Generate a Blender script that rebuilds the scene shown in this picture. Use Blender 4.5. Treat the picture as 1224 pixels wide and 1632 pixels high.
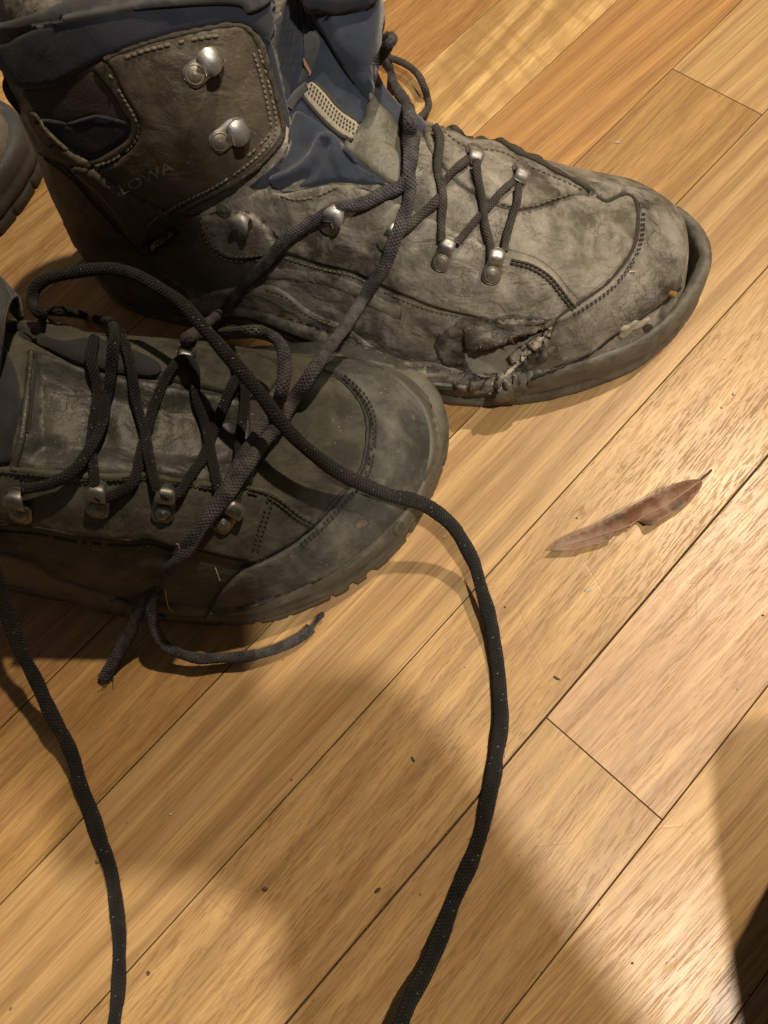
import bpy, bmesh, math, random
import numpy as np
from mathutils import Vector, Matrix, noise
from mathutils.bvhtree import BVHTree
from mathutils.geometry import delaunay_2d_cdt

for o in list(bpy.data.objects): bpy.data.objects.remove(o, do_unlink=True)
S = bpy.context.scene
COL = S.collection
random.seed(5)
MM = 0.001

# ------------------------------------------------------------------ camera
F, CX, CY, CAMH = 1226.0, 612.0, 816.0, 0.331       # photo pixels; height above floor
AX = np.array([0.99386418, -0.03902086, -0.10349576])
AY = np.array([0.0, -0.93570363, 0.35278706])
AU = np.array([-0.11060741, -0.35062243, -0.92996232])
BOARD_ANGLE = math.radians(46.70234)
cam_d = bpy.data.cameras.new('camera')
cam_o = bpy.data.objects.new('camera', cam_d); COL.objects.link(cam_o)
cam_d.sensor_fit = 'VERTICAL'; cam_d.sensor_height = 36.0
cam_d.lens = 36.0 * F / 1632.0
cam_d.clip_start = 0.004; cam_d.clip_end = 50
Rm = Matrix(((AX[0], -AX[1], -AX[2]), (AY[0], -AY[1], -AY[2]), (AU[0], -AU[1], -AU[2])))
cam_o.matrix_world = Matrix.Translation((0, 0, CAMH)) @ Rm.to_4x4()
S.camera = cam_o
S.render.resolution_x = 768; S.render.resolution_y = 1024

# ------------------------------------------------------------------ light
world = bpy.data.worlds.new('World'); S.world = world; world.use_nodes = True
bg = world.node_tree.nodes['Background']
bg.inputs['Color'].default_value = (1.0, 0.86, 0.70, 1); bg.inputs['Strength'].default_value = 0.10
def lamp(name, loc, size, power, color, target):
    d = bpy.data.lights.new(name, 'AREA'); d.shape = 'DISK'; d.size = size; d.energy = power; d.color = color
    o = bpy.data.objects.new(name, d); COL.objects.link(o); o.location = loc
    o.rotation_euler = (Vector(target) - Vector(loc)).to_track_quat('-Z', 'Y').to_euler()
    return o
lamp('ceiling_lamp', (0.92, 1.00, 2.30), 0.07, 52, (1.0, 0.80, 0.56), (0, 0.15, 0))
lamp('ceiling_lamp', (0.66, -0.60, 2.30), 0.10, 50, (1.0, 0.88, 0.73), (0, 0.1, 0))
vs = S.view_settings
vs.view_transform = 'Standard'; vs.look = 'None'; vs.exposure = 0.0; vs.gamma = 1.0; vs.use_curve_mapping = False

# ------------------------------------------------------------------ helpers
def dirv(px, py):
    d = (px - CX) / F * np.array([AX[0], AY[0], AU[0]]) + (py - CY) / F * np.array([AX[1], AY[1], AU[1]]) + np.array([AX[2], AY[2], AU[2]])
    return d
def W(px, py, z=0.0):
    """point seen at photo pixel (px,py) that stands z millimetres above the floor"""
    d = dirv(px, py); t = (z * MM - CAMH) / d[2]
    return Vector((d[0] * t, d[1] * t, z * MM))
CAM = Vector((0, 0, CAMH))
def topx(p):
    c = np.array([p[0], p[1], p[2] - CAMH]); d = c[0] * AX + c[1] * AY + c[2] * AU
    return CX + F * d[0] / d[2], CY + F * d[1] / d[2]

def crom(P, n, closed=False):
    """Catmull-Rom through P (rows), n samples per span"""
    P = np.asarray(P, float); m = len(P); out = []
    rng = range(m) if closed else range(m - 1)
    for i in rng:
        if closed: a, b, c, d = P[(i - 1) % m], P[i], P[(i + 1) % m], P[(i + 2) % m]
        else:
            b, c = P[i], P[i + 1]
            a = P[i - 1] if i > 0 else 2 * b - c
            d = P[i + 2] if i + 2 < m else 2 * c - b
        for k in range(n):
            t = k / n
            out.append(0.5 * ((2 * b) + (-a + c) * t + (2 * a - 5 * b + 4 * c - d) * t * t + (-a + 3 * b - 3 * c + d) * t ** 3))
    if not closed: out.append(P[-1])
    return np.array(out)
def resample(P, step, closed=False):
    P = np.asarray(P, float)
    if closed: P = np.vstack([P, P[:1]])
    L = np.r_[0, np.cumsum(np.linalg.norm(np.diff(P, axis=0), axis=1))]
    n = max(2, int(round(L[-1] / step)))
    s = np.linspace(0, L[-1], n + 1)
    Q = np.stack([np.interp(s, L, P[:, k]) for k in range(P.shape[1])], 1)
    return Q[:-1] if closed else Q

def link(name, verts, faces, mat=None, parent=None, smooth=True, uvs=None):
    me = bpy.data.meshes.new(name)
    me.from_pydata([tuple(v) for v in verts], [], [tuple(f) for f in faces])
    me.validate(); me.update()
    if uvs is not None:
        ul = me.uv_layers.new(name='UVMap')
        for l in me.loops: ul.data[l.index].uv = uvs[l.vertex_index]
    return link_mesh(name, me, mat, parent, smooth)
def link_mesh(name, me, mat=None, parent=None, smooth=True):
    if smooth: me.polygons.foreach_set('use_smooth', [True] * len(me.polygons))
    if mat:
        me.materials.clear(); me.materials.append(mat)
    o = bpy.data.objects.new(name, me); COL.objects.link(o)
    if parent:
        o.parent = parent; o.matrix_parent_inverse = Matrix.Translation(-Vector(ROOTLOC[parent.name]))
    return o
ROOTLOC = {}
def thing(name, label, cat, loc, group=None):
    o = bpy.data.objects.new(name, None); COL.objects.link(o); o.location = loc
    o.empty_display_size = 0.02
    o['label'] = label; o['category'] = cat
    if group: o['group'] = group
    ROOTLOC[o.name] = Vector(loc)
    return o
def sub(child, part):
    """make child a sub-part of a part (parts carry world coordinates)"""
    child.parent = part; child.matrix_parent_inverse = Matrix.Identity(4)
    return child
def merge(lst):
    V, Fc = [], []
    for v, f in lst:
        b = len(V); V += [tuple(x) for x in v]; Fc += [tuple(i + b for i in g) for g in f]
    return V, Fc
def grid_faces(nu, nv, cu=False, cv=False):
    f = []
    for i in range(nu if cu else nu - 1):
        for j in range(nv if cv else nv - 1):
            a = i * nv + j; b = ((i + 1) % nu) * nv + j; c = ((i + 1) % nu) * nv + (j + 1) % nv; d = i * nv + (j + 1) % nv
            f.append((a, b, c, d))
    return f
def tube(path, ra, rb, seg=10, up=None, taper=None, cap=True):
    """path: list of 3D points (metres). ra across, rb along the up direction"""
    P = np.asarray(path, float); n = len(P); V = []; uv = []
    T = np.gradient(P, axis=0); T /= (np.linalg.norm(T, axis=1)[:, None] + 1e-12)
    L = np.r_[0, np.cumsum(np.linalg.norm(np.diff(P, axis=0), axis=1))]
    u0 = None
    for i in range(n):
        if up is not None: u = np.array(up[i] if np.ndim(up) == 2 else up, float)
        else: u = np.array([0, 0, 1.0]) if u0 is None else u0
        u = u - T[i] * (u @ T[i])
        if np.linalg.norm(u) < 1e-5: u = np.array([1.0, 0, 0]) - T[i] * T[i][0]
        u /= np.linalg.norm(u); u0 = u
        s = np.cross(T[i], u); k = 1.0 if taper is None else taper[i]
        for j in range(seg):
            a = 2 * math.pi * j / seg
            V.append(P[i] + s * math.cos(a) * ra * k + u * math.sin(a) * rb * k)
            uv.append((j / seg, L[i] / 0.01))
    Fc = grid_faces(n, seg, cv=True)
    if cap:
        Fc.append(tuple(range(seg))[::-1]); Fc.append(tuple((n - 1) * seg + j for j in range(seg)))
    return V, Fc, uv

class Surf:
    def __init__(s): s.t = []
    def add(s, o):
        me = o.data if hasattr(o, 'data') else o
        s.t.append(BVHTree.FromPolygons([v.co.copy() for v in me.vertices], [tuple(p.vertices) for p in me.polygons]))
        return o
    def ray(s, px, py):
        d = Vector(dirv(px, py)).normalized(); best = None
        for t in s.t:
            l, n, i, ds = t.ray_cast(CAM, d)
            if l is not None and (best is None or ds < best[2]): best = (l, n if n.dot(d) < 0 else -n, ds)
        return best
    def hit(s, px, py):
        d = Vector(dirv(px, py)).normalized(); best = None
        for t in s.t:
            l, n, i, ds = t.ray_cast(CAM, d)
            if l is not None and (best is None or ds < best[2]): best = (l, n, ds)
        if best is None:
            # ray passes the silhouette: take the closest point of the surface to the ray
            t = s.t[0]; bd = None
            for k in np.linspace(0.12, 0.62, 90):
                l, n, i, ds = t.find_nearest(CAM + d * k)
                if l is not None and (bd is None or ds < bd[2]): bd = (l, n, ds, CAM + d * k)
            l, n = bd[0], bd[1]
            if n.dot(CAM - l) < 0: n = -n
            return l, n
        l, n, _ = best
        if n.dot(d) > 0: n = -n
        return l, n

def inpoly(P, Q):
    x, y = P[:, 0], P[:, 1]; ins = np.zeros(len(P), bool); n = len(Q)
    for i in range(n):
        x1, y1 = Q[i]; x2, y2 = Q[(i + 1) % n]
        c = ((y1 > y) != (y2 > y)) & (x < (x2 - x1) * (y - y1) / (y2 - y1 + 1e-12) + x1)
        ins ^= c
    return ins
def dist_poly(P, Q):
    d = np.full(len(P), 1e9); n = len(Q)
    for i in range(n):
        a = Q[i]; b = Q[(i + 1) % n]; ab = b - a; L = ab @ ab + 1e-12
        t = np.clip(((P - a) @ ab) / L, 0, 1); d = np.minimum(d, np.linalg.norm(P - a - t[:, None] * ab, axis=1))
    return d
def cpoly(pts, n=6):
    """closed smooth outline; a point given as (x,y,1) is a sharp corner"""
    P = [np.array(p[:2], float) for p in pts]; sharp = [len(p) > 2 for p in pts]; m = len(P); out = []
    for i in range(m):
        j = (i + 1) % m; b, c = P[i], P[j]
        a = P[i - 1] if not sharp[i] else 2 * b - c
        d = P[(i + 2) % m] if not sharp[j] else 2 * c - b
        for k in range(n):
            t = k / n
            out.append(0.5 * ((2 * b) + (-a + c) * t + (2 * a - 5 * b + 4 * c - d) * t * t + (-a + 3 * b - 3 * c + d) * t ** 3))
    return np.array(out)

def panel(name, surf, pts, mat, parent, t=1.6, rim=4.0, step=5.5, rough=0.25, lift=None, addto=True, seed=0, jag=0.0, sink=0.5):
    """a sheet of material lying on a surface: outline traced in the photo, dropped on the surface, with its own thickness and rounded edge"""
    Q = resample(cpoly(pts), min(step, 5.0), True)
    if jag:
        rr = random.Random(seed + 3)
        Q = Q + np.array([[rr.uniform(-jag, jag), rr.uniform(-jag, jag)] for _ in Q])
    cen = np.roll(Q, -1, 0) - np.roll(Q, 1, 0); nr = np.stack([-cen[:, 1], cen[:, 0]], 1); nr /= (np.linalg.norm(nr, axis=1)[:, None] + 1e-9)
    area = 0.5 * np.sum(Q[:, 0] * np.roll(Q[:, 1], -1) - np.roll(Q[:, 0], -1) * Q[:, 1])
    if area < 0: nr = -nr
    pts2 = [Q]
    for off in (1.0, rim * 0.5, rim):
        I = Q + nr * off
        ok = inpoly(I, Q) & (dist_poly(I, Q) > off * 0.85)
        pts2.append(I[ok])
    lo, hi = Q.min(0), Q.max(0); G = []
    k = 0; y = lo[1]
    while y < hi[1]:
        xs = np.arange(lo[0] + (step / 2 if k % 2 else 0), hi[0], step)
        G += [(x, y) for x in xs]; y += step * 0.87; k += 1
    G = np.array(G) if G else np.zeros((0, 2))
    if len(G):
        ok = inpoly(G, Q); G = G[ok]
        if len(G): G = G[dist_poly(G, Q) > rim + step * 0.4]
        pts2.append(G)
    A = np.vstack(pts2); nq = len(Q)
    r = delaunay_2d_cdt([Vector(p) for p in A], [(i, (i + 1) % nq) for i in range(nq)], [], 1, 1e-4)
    vv = np.array([tuple(v) for v in r[0]]); ff = [tuple(f) for f in r[2]]
    cm = np.array([vv[list(f)].mean(0) for f in ff])
    keep = inpoly(cm, Q); ff = [f for f, kx in zip(ff, keep) if kx]
    d = dist_poly(vv, Q); out = []
    for p, di in zip(vv, d):
        l, n = surf.hit(p[0], p[1])
        h = t * math.sqrt(max(0, 1 - (1 - min(di / rim, 1)) ** 2))
        if di < 0.3: h = -sink
        else:
            h += rough * noise.noise(l * 120 + Vector((seed * 7.1, 0, 0))) * min(1, di / 8)
        if lift: h += lift(p[0], p[1])
        out.append(l + n * (h * MM))
    used = sorted({i for f in ff for i in f}); mp = {a: b for b, a in enumerate(used)}
    o = link(name, [out[i] for i in used], [tuple(mp[i] for i in f) for f in ff], mat, parent)
    # orient towards the camera
    me = o.data; bm = bmesh.new(); bm.from_mesh(me); bmesh.ops.recalc_face_normals(bm, faces=bm.faces)
    s = sum((f.normal.dot(CAM - f.calc_center_median()) * f.calc_area()) for f in bm.faces)
    if s < 0: bmesh.ops.reverse_faces(bm, faces=bm.faces)
    bm.to_mesh(me); bm.free()
    if addto: surf.add(o)
    return o

def on(surf, pts, lift, step=4.0):
    """smooth path in the photo dropped on a surface"""
    P = resample(crom(pts, 8), step); out = []; nn = []
    for p in P:
        l, n = surf.hit(p[0], p[1]); out.append(l + n * lift * MM); nn.append(n)
    return np.array([tuple(x) for x in out]), np.array([tuple(x) for x in nn])
def smooth_path(A, it=2):
    A = A.copy()
    for _ in range(it): A[1:-1] = 0.25 * A[:-2] + 0.5 * A[1:-1] + 0.25 * A[2:]
    return A
def seam(name, surf, pts, mat, parent, w=1.2, h=0.8, lift=0.1, wob=0.0):
    A, N = on(surf, pts, lift, 4.0); A = smooth_path(A, 3)
    k = np.array([1 + wob * noise.noise(Vector(a) * 400) for a in A])
    V, Fc, uv = tube(A, w * MM, h * MM, 8, N, k)
    return link(name, V, Fc, mat, parent, uvs=uv)
def stitches(name, surf, pts, mat, parent, gap=8.5, ln=5.2, w=0.5, lift=0.35, off=0.0):
    P = crom(pts, 8)
    if off:
        T = np.gradient(P, axis=0); T /= np.linalg.norm(T, axis=1)[:, None] + 1e-9
        P = P + np.stack([-T[:, 1], T[:, 0]], 1) * off
    P = resample(P, gap); parts = []
    for a, b in zip(P[:-1], P[1:]):
        if random.random() < 0.06: continue
        e = a + (b - a) * (ln / gap)
        l0, n0 = surf.hit(*a); l1, n1 = surf.hit(*e)
        if (l0 - l1).length > 0.006: continue
        m = (l0 + l1) / 2 + n0 * (lift + 0.35) * MM
        V, Fc, _ = tube([l0 + n0 * (lift - .45) * MM, l0 + n0 * lift * MM, m, l1 + n1 * lift * MM, l1 + n1 * (lift - .45) * MM], w * MM, w * MM * .7, 5, np.array(n0))
        parts.append((V, Fc))
    V, Fc = merge(parts)
    o = link(name, V, Fc, mat, parent); o['kind'] = 'stuff'
    return o
# ------------------------------------------------------------------ materials
class NT:
    def __init__(s, name):
        s.m = bpy.data.materials.new(name); s.m.use_nodes = True; s.t = s.m.node_tree
        s.b = s.t.nodes['Principled BSDF']; s.out = s.t.nodes['Material Output']
    def n(s, typ, **kw):
        nd = s.t.nodes.new('ShaderNode' + typ)
        for k, v in kw.items():
            if k in nd.inputs.keys(): s.set(nd.inputs[k], v)
            else: setattr(nd, k, v)
        return nd
    def set(s, inp, v):
        if isinstance(v, bpy.types.NodeSocket): s.t.links.new(v, inp)
        elif isinstance(v, bpy.types.Node): s.t.links.new(v.outputs[0], inp)
        else: inp.default_value = v
    def math(s, op, a, b=0.0, clamp=False):
        nd = s.n('Math', operation=op); nd.use_clamp = clamp; s.set(nd.inputs[0], a); s.set(nd.inputs[1], b); return nd.outputs[0]
    def ramp(s, fac, stops, interp='LINEAR'):
        nd = s.n('ValToRGB'); s.set(nd.inputs[0], fac); cr = nd.color_ramp; cr.interpolation = interp
        while len(cr.elements) < len(stops): cr.elements.new(0.5)
        for e, (p, c) in zip(cr.elements, stops):
            e.position = p; e.color = (c, c, c, 1) if not isinstance(c, tuple) else (*c, 1)
        return nd.outputs[0]
    def mix(s, fac, a, b, mode='MIX'):
        nd = s.n('Mix', data_type='RGBA', blend_type=mode)
        for i, v in ((0, fac), (6, a), (7, b)):
            s.set(nd.inputs[i], (*v, 1) if isinstance(v, tuple) and len(v) == 3 else v)
        return nd.outputs[2]
    def noise(s, vec, scale, detail=4, rough=0.55, dist=0.0):
        nd = s.n('TexNoise', Scale=scale, Detail=detail, Roughness=rough, Distortion=dist); s.set(nd.inputs['Vector'], vec); return nd.outputs[0]
    def map(s, vec, scale=(1, 1, 1), loc=(0, 0, 0), rot=(0, 0, 0)):
        nd = s.n('Mapping'); s.set(nd.inputs[0], vec); nd.inputs['Location'].default_value = loc
        nd.inputs['Rotation'].default_value = rot; nd.inputs['Scale'].default_value = scale; return nd.outputs[0]
    def bump(s, h, strength, dist, prev=None):
        nd = s.n('Bump', Strength=strength, Distance=dist); s.set(nd.inputs['Height'], h)
        if prev is not None: s.set(nd.inputs['Normal'], prev)
        return nd.outputs[0]
    def fin(s, col=None, rough=None, normal=None, spec=None, metal=None):
        for k, v in (('Base Color', col), ('Roughness', rough), ('Normal', normal), ('Specular IOR Level', spec), ('Metallic', metal)):
            if v is not None: s.set(s.b.inputs[k], (*v, 1) if isinstance(v, tuple) and len(v) == 3 else v)
        return s.m

def leather(name, base, dusty, dark, dust=0.5, crack=0.35, wrinkle=0.5, rough=0.62, patch=(0.0, (0, 0, 0)), cs=190.0):
    m = NT(name); g = m.n('NewGeometry').outputs['Position']
    big = m.noise(g, 22, 5, 0.6, 0.4); mid = m.noise(g, 90, 6, 0.65, 0.3); fine = m.noise(g, 900, 4, 0.6)
    col = m.mix(m.ramp(big, [(0.40, 0.0), (0.56, 1.0)]), dark, base)
    col = m.mix(m.ramp(fine, [(0.40, 0.35), (0.55, 0.0)]), col, dark)
    du = m.math('MULTIPLY', m.ramp(mid, [(0.42, 0.0), (0.72, 1.0)]), dust)
    col = m.mix(du, col, dusty)
    if patch[0] > 0:
        pn = m.noise(m.map(g, loc=(.3, .2, .1)), 40, 4, 0.6)
        col = m.mix(m.ramp(pn, [(1 - patch[0] - .03, 0.0), (1 - patch[0] + .04, 0.85)]), col, patch[1])
    # crackle
    dv = m.n('VectorMath', operation='ADD'); m.set(dv.inputs[0], g)
    nv = m.n('TexNoise', Scale=70.0, Detail=3.0); m.set(nv.inputs['Vector'], g)
    sc = m.n('VectorMath', operation='SCALE'); m.set(sc.inputs[0], nv.outputs[1]); sc.inputs['Scale'].default_value = 0.022
    m.set(dv.inputs[1], sc.outputs[0])
    vo = m.n('TexVoronoi', feature='DISTANCE_TO_EDGE', Scale=cs); m.set(vo.inputs['Vector'], dv.outputs[0])
    mask = m.ramp(m.noise(m.map(g, loc=(1, 2, 3)), 38, 4, 0.7, 0.5), [(0.50, 0.0), (0.66, 1.0)])
    ck = m.math('MULTIPLY', m.ramp(vo.outputs[0], [(0.0, 1.0), (0.035, 0.0)]), mask)
    col = m.mix(m.math('MULTIPLY', ck, crack), col, dark)
    sp = m.n('TexVoronoi', feature='F1', Scale=330.0); m.set(sp.inputs['Vector'], g)
    spk = m.math('MULTIPLY', m.ramp(sp.outputs[0], [(0.0, 1.0), (0.14, 0.0)]), m.ramp(m.noise(g, 60, 3), [(0.48, 0.0), (0.62, 1.0)]))
    col = m.mix(m.math('MULTIPLY', spk, 0.75 * min(1, dust * 1.6)), col, (0.50, 0.46, 0.38))
    # long creases
    wr = m.noise(m.map(g, scale=(1.0, 1.6, 1.3), rot=(0, 0, 0.5)), 55, 3, 0.5, 1.2)
    h = m.math('ADD', m.math('MULTIPLY', fine, 0.16), m.math('MULTIPLY', mid, 0.75))
    h = m.math('SUBTRACT', h, m.math('MULTIPLY', ck, crack * 0.8))
    n1 = m.bump(wr, wrinkle, 0.0022); n2 = m.bump(h, 0.75, 0.0011, n1)
    ro = m.math('ADD', m.math('MULTIPLY', mid, 0.30), rough - 0.16)
    return m.fin(col, ro, n2, 0.38)

def rubber(name, base, dusty, dust=0.5, scale=60):
    m = NT(name); g = m.n('NewGeometry').outputs['Position']
    a = m.noise(g, scale, 6, 0.65, 0.3); b = m.noise(g, 700, 3, 0.6)
    col = m.mix(m.math('MULTIPLY', m.ramp(a, [(0.40, 0.0), (0.70, 1.0)]), dust), base, dusty)
    sc = m.noise(m.map(g, scale=(1, 1, 5), rot=(0, 0, .2)), 120, 4, 0.6)
    col = m.mix(m.ramp(sc, [(0.60, 0.0), (0.75, 0.35)]), col, dusty)
    h = m.math('ADD', m.math('MULTIPLY', a, 0.7), m.math('MULTIPLY', b, 0.2))
    return m.fin(col, m.math('ADD', m.math('MULTIPLY', a, 0.3), 0.42), m.bump(h, 0.9, 0.0013), 0.4)

def fabric(name, base, worn, scale=900.0, amt=0.5, rough=0.9, wrinkle=0.3):
    m = NT(name); g = m.n('NewGeometry').outputs['Position']
    w1 = m.n('TexWave', wave_type='BANDS', bands_direction='X', Scale=scale / 3.9, Distortion=1.2); m.set(w1.inputs['Vector'], m.map(g, rot=(0.2, 0.1, 0.5)))
    w2 = m.n('TexWave', wave_type='BANDS', bands_direction='Y', Scale=scale / 3.9, Distortion=1.2); m.set(w2.inputs['Vector'], m.map(g, rot=(0.2, 0.1, 0.5)))
    h = m.math('MAXIMUM', w1.outputs[1], w2.outputs[1]) if scale < 500 else m.noise(g, 1700, 3, 0.7)
    a = m.noise(g, 60, 6, 0.65, 0.4); big = m.noise(g, 45, 3, 0.5, 1.0)
    col = m.mix(m.math('MULTIPLY', m.ramp(a, [(0.42, 0.0), (0.72, 1.0)]), amt), base, worn)
    col = m.mix(m.math('MULTIPLY', h, 0.12), col, tuple(c * 0.5 for c in base))
    lint = m.n('TexVoronoi', feature='F1', Scale=420.0); m.set(lint.inputs['Vector'], g)
    lk = m.math('MULTIPLY', m.ramp(lint.outputs[0], [(0.0, 1.0), (0.09, 0.0)]), m.ramp(a, [(0.52, 0.0), (0.62, 1.0)]))
    col = m.mix(m.math('MULTIPLY', lk, 0.6), col, (0.45, 0.43, 0.4))
    n1 = m.bump(big, wrinkle, 0.003); n2 = m.bump(m.math('ADD', h, m.math('MULTIPLY', a, 1.5)), 0.5, 0.0004, n1)
    m.b.inputs['Sheen Weight'].default_value = 0.25; m.b.inputs['Sheen Roughness'].default_value = 0.5
    return m.fin(col, rough, n2, 0.2)

def metal(name, col, rough=0.34, dirt=0.5):
    m = NT(name); g = m.n('NewGeometry').outputs['Position']
    a = m.noise(g, 160, 5, 0.65, 0.3); b = m.noise(g, 1500, 3, 0.6)
    d = m.math('MULTIPLY', m.ramp(a, [(0.46, 0.0), (0.68, 1.0)]), dirt)
    c = m.mix(d, col, (0.10, 0.085, 0.06))
    m.fin(c, m.math('ADD', m.math('MULTIPLY', a, 0.35), rough - 0.1), m.bump(m.math('ADD', a, m.math('MULTIPLY', b, .4)), 0.25, 0.0005), 0.5)
    m.set(m.b.inputs['Metallic'], m.math('SUBTRACT', 1.0, m.math('MULTIPLY', d, 0.9)))
    return m.m

def lace_mat(name, base, fleck, fl=0.8, dusty=None, du=0.4):
    m = NT(name); uv = m.n('UVMap').outputs[0]; g = m.n('NewGeometry').outputs['Position']
    sep = m.n('SeparateXYZ'); m.set(sep.inputs[0], uv); u, v = sep.outputs[0], sep.outputs[1]
    a = m.math('SINE', m.math('ADD', m.math('MULTIPLY', u, 6.2832 * 7), m.math('MULTIPLY', v, 44)))
    b = m.math('SINE', m.math('SUBTRACT', m.math('MULTIPLY', u, 6.2832 * 7), m.math('MULTIPLY', v, 44)))
    h = m.math('MAXIMUM', a, b); fz = m.noise(g, 1600, 3, 0.7)
    cells = m.n('TexVoronoi', feature='F1', Scale=1.0); m.set(cells.inputs['Vector'], m.map(uv, scale=(7, 6.5, 1), rot=(0, 0, .5)))
    rnd = m.n('SeparateColor'); m.set(rnd.inputs[0], cells.outputs[1])
    fk = m.math('MULTIPLY', m.ramp(cells.outputs[0], [(0.06, 1.0), (0.24, 0.0)]), m.math('GREATER_THAN', rnd.outputs[0], 0.66))
    col = m.mix(m.ramp(h, [(0.0, 0.0), (1.0, 0.6)]), tuple(c * 0.45 for c in base), base)
    if dusty: col = m.mix(m.math('MULTIPLY', m.ramp(m.noise(g, 150, 5, .65), [(0.40, 0.0), (0.68, 1.0)]), du), col, dusty)
    col = m.mix(m.math('MULTIPLY', fk, fl), col, fleck)
    n = m.bump(m.math('ADD', h, m.math('MULTIPLY', fz, 1.6)), 0.8, 0.00045)
    m.b.inputs['Sheen Weight'].default_value = 0.06
    return m.fin(col, 0.92, n, 0.15)

def plain(name, col, rough=0.7, var=0.3, scale=200, bump=0.4, metal=0.0):
    m = NT(name); g = m.n('NewGeometry').outputs['Position']; a = m.noise(g, scale, 5, 0.6)
    c = m.mix(m.math('MULTIPLY', a, var * 2), col, tuple(x * 0.4 for x in col))
    m.fin(c, rough, m.bump(a, bump, 0.0008), 0.35); m.b.inputs['Metallic'].default_value = metal
    return m.m

def wood(name):
    """oak strip; works in each plank's own coordinates (x along the plank), tinted by the plank's object colour"""
    m = NT(name); tc = m.n('TexCoord').outputs['Object']; oi = m.n('ObjectInfo')
    off = m.n('CombineXYZ'); m.set(off.inputs[0], m.math('MULTIPLY', oi.outputs['Random'], 37.0)); m.set(off.inputs[1], m.math('MULTIPLY', oi.outputs['Random'], 11.0)); m.set(off.inputs[2], m.math('MULTIPLY', oi.outputs['Random'], 5.0))
    v = m.n('VectorMath', operation='ADD'); m.set(v.inputs[0], tc); m.set(v.inputs[1], off.outputs[0]); v = v.outputs[0]
    base = oi.outputs['Color']; al = oi.outputs['Alpha']
    r2 = m.math('FRACT', m.math('MULTIPLY', oi.outputs['Random'], 71.7)); r3 = m.math('FRACT', m.math('MULTIPLY', oi.outputs['Random'], 313.3))
    vr = m.n('VectorRotate', rotation_type='Z_AXIS'); m.set(vr.inputs['Vector'], v); m.set(vr.inputs['Angle'], m.math('MULTIPLY', m.math('SUBTRACT', r2, 0.5), 0.16))
    sv = m.n('CombineXYZ'); m.set(sv.inputs[0], m.math('ADD', 0.6, m.math('MULTIPLY', r3, 0.9))); m.set(sv.inputs[1], m.math('ADD', 0.75, m.math('MULTIPLY', r2, 0.7))); sv.inputs[2].default_value = 1.0
    vm = m.n('VectorMath', operation='MULTIPLY'); m.set(vm.inputs[0], vr.outputs[0]); m.set(vm.inputs[1], sv.outputs[0]); v = vm.outputs[0]
    # broad figure: slow bands bent along the plank
    bend = m.noise(m.map(v, scale=(4.0, 14, 1)), 1.0, 3, 0.5)
    wv = m.n('TexWave', wave_type='BANDS', bands_direction='Y', Scale=17.0, Distortion=7.0, Detail=3.0); wv.inputs['Detail Scale'].default_value = 1.6
    m.set(wv.inputs['Vector'], m.map(v, scale=(0.16, 1, 1)))
    broad = m.ramp(wv.outputs[1], [(0.15, 0.0), (0.85, 1.0)])
    streak = m.noise(m.map(v, scale=(9, 150, 1), rot=(0, 0, 0.03)), 1.0, 6, 0.65, 0.25)
    streak2 = m.noise(m.map(v, scale=(13, 480, 1), rot=(0, 0, 0.05)), 1.0, 4, 0.6, 0.3)
    pores = m.noise(m.map(v, scale=(70, 1350, 1), rot=(0, 0, 0.07)), 1.0, 3, 0.6, 0.25)
    dash = m.noise(m.map(v, scale=(24, 620, 1), rot=(0, 0, 0.07), loc=(2, 5, 0)), 1.0, 3, 0.6, 0.3)
    pores2 = m.noise(m.map(v, scale=(120, 2100, 1), rot=(0, 0, 0.02)), 1.0, 2, 0.6)
    pm = m.math('MULTIPLY', m.ramp(pores, [(0.53, 0.0), (0.575, 1.0)]), m.ramp(broad, [(0.0, 1.0), (1.0, 0.55)]))
    pm2 = m.ramp(pores2, [(0.56, 0.0), (0.70, 1.0)])
    dark = m.mix(1.0, base, (0.46, 0.37, 0.28), 'MULTIPLY')
    lite = m.mix(1.0, base, (1.20, 1.19, 1.12), 'MULTIPLY')
    col = m.mix(m.ramp(streak, [(0.34, 0.0), (0.68, 1.0)]), m.mix(0.40, base, dark), lite)
    col = m.mix(m.ramp(streak2, [(0.48, 0.0), (0.68, 0.42)]), col, dark)
    col = m.mix(m.math('MULTIPLY', m.ramp(dash, [(0.55, 0.0), (0.60, 1.0)]), m.ramp(bend, [(0.38, 0.05), (0.62, 0.42)])), col, dark)
    col = m.mix(m.ramp(streak2, [(0.28, 0.5), (0.45, 0.0)]), col, lite)
    col = m.mix(m.math('MULTIPLY', m.math('SUBTRACT', 1.0, broad), m.math('MULTIPLY', al, 0.55)), col, dark)
    col = m.mix(m.math('MULTIPLY', pm, m.ramp(r3, [(0.0, 0.35), (1.0, 0.68)])), col, dark)
    col = m.mix(m.math('MULTIPLY', pm2, 0.12), col, dark)
    rg = m.n('TexWave', wave_type='BANDS', bands_direction='X', Scale=19.0, Distortion=6.0, Detail=2.0); rg.inputs['Detail Scale'].default_value = 1.2
    m.set(rg.inputs['Vector'], m.map(v, rot=(0, 0, 0.75), scale=(1, .55, 1)))
    col = m.mix(m.math('MULTIPLY', m.ramp(rg.outputs[1], [(0.06, 0.26), (0.36, 0.0)]), m.math('GREATER_THAN', al, 0.9)), col, dark)
    # mineral streaks, stains and dirt
    st = m.noise(m.map(v, scale=(14, 60, 1)), 1.0, 4, 0.6, 0.6)
    col = m.mix(m.ramp(st, [(0.66, 0.0), (0.80, 0.55)]), col, m.mix(1.0, base, (0.55, 0.33, 0.2), 'MULTIPLY'))
    gm = m.noise(m.map(v, scale=(30, 70, 1), loc=(3, 3, 0)), 1.0, 5, 0.7, 0.3)
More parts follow.
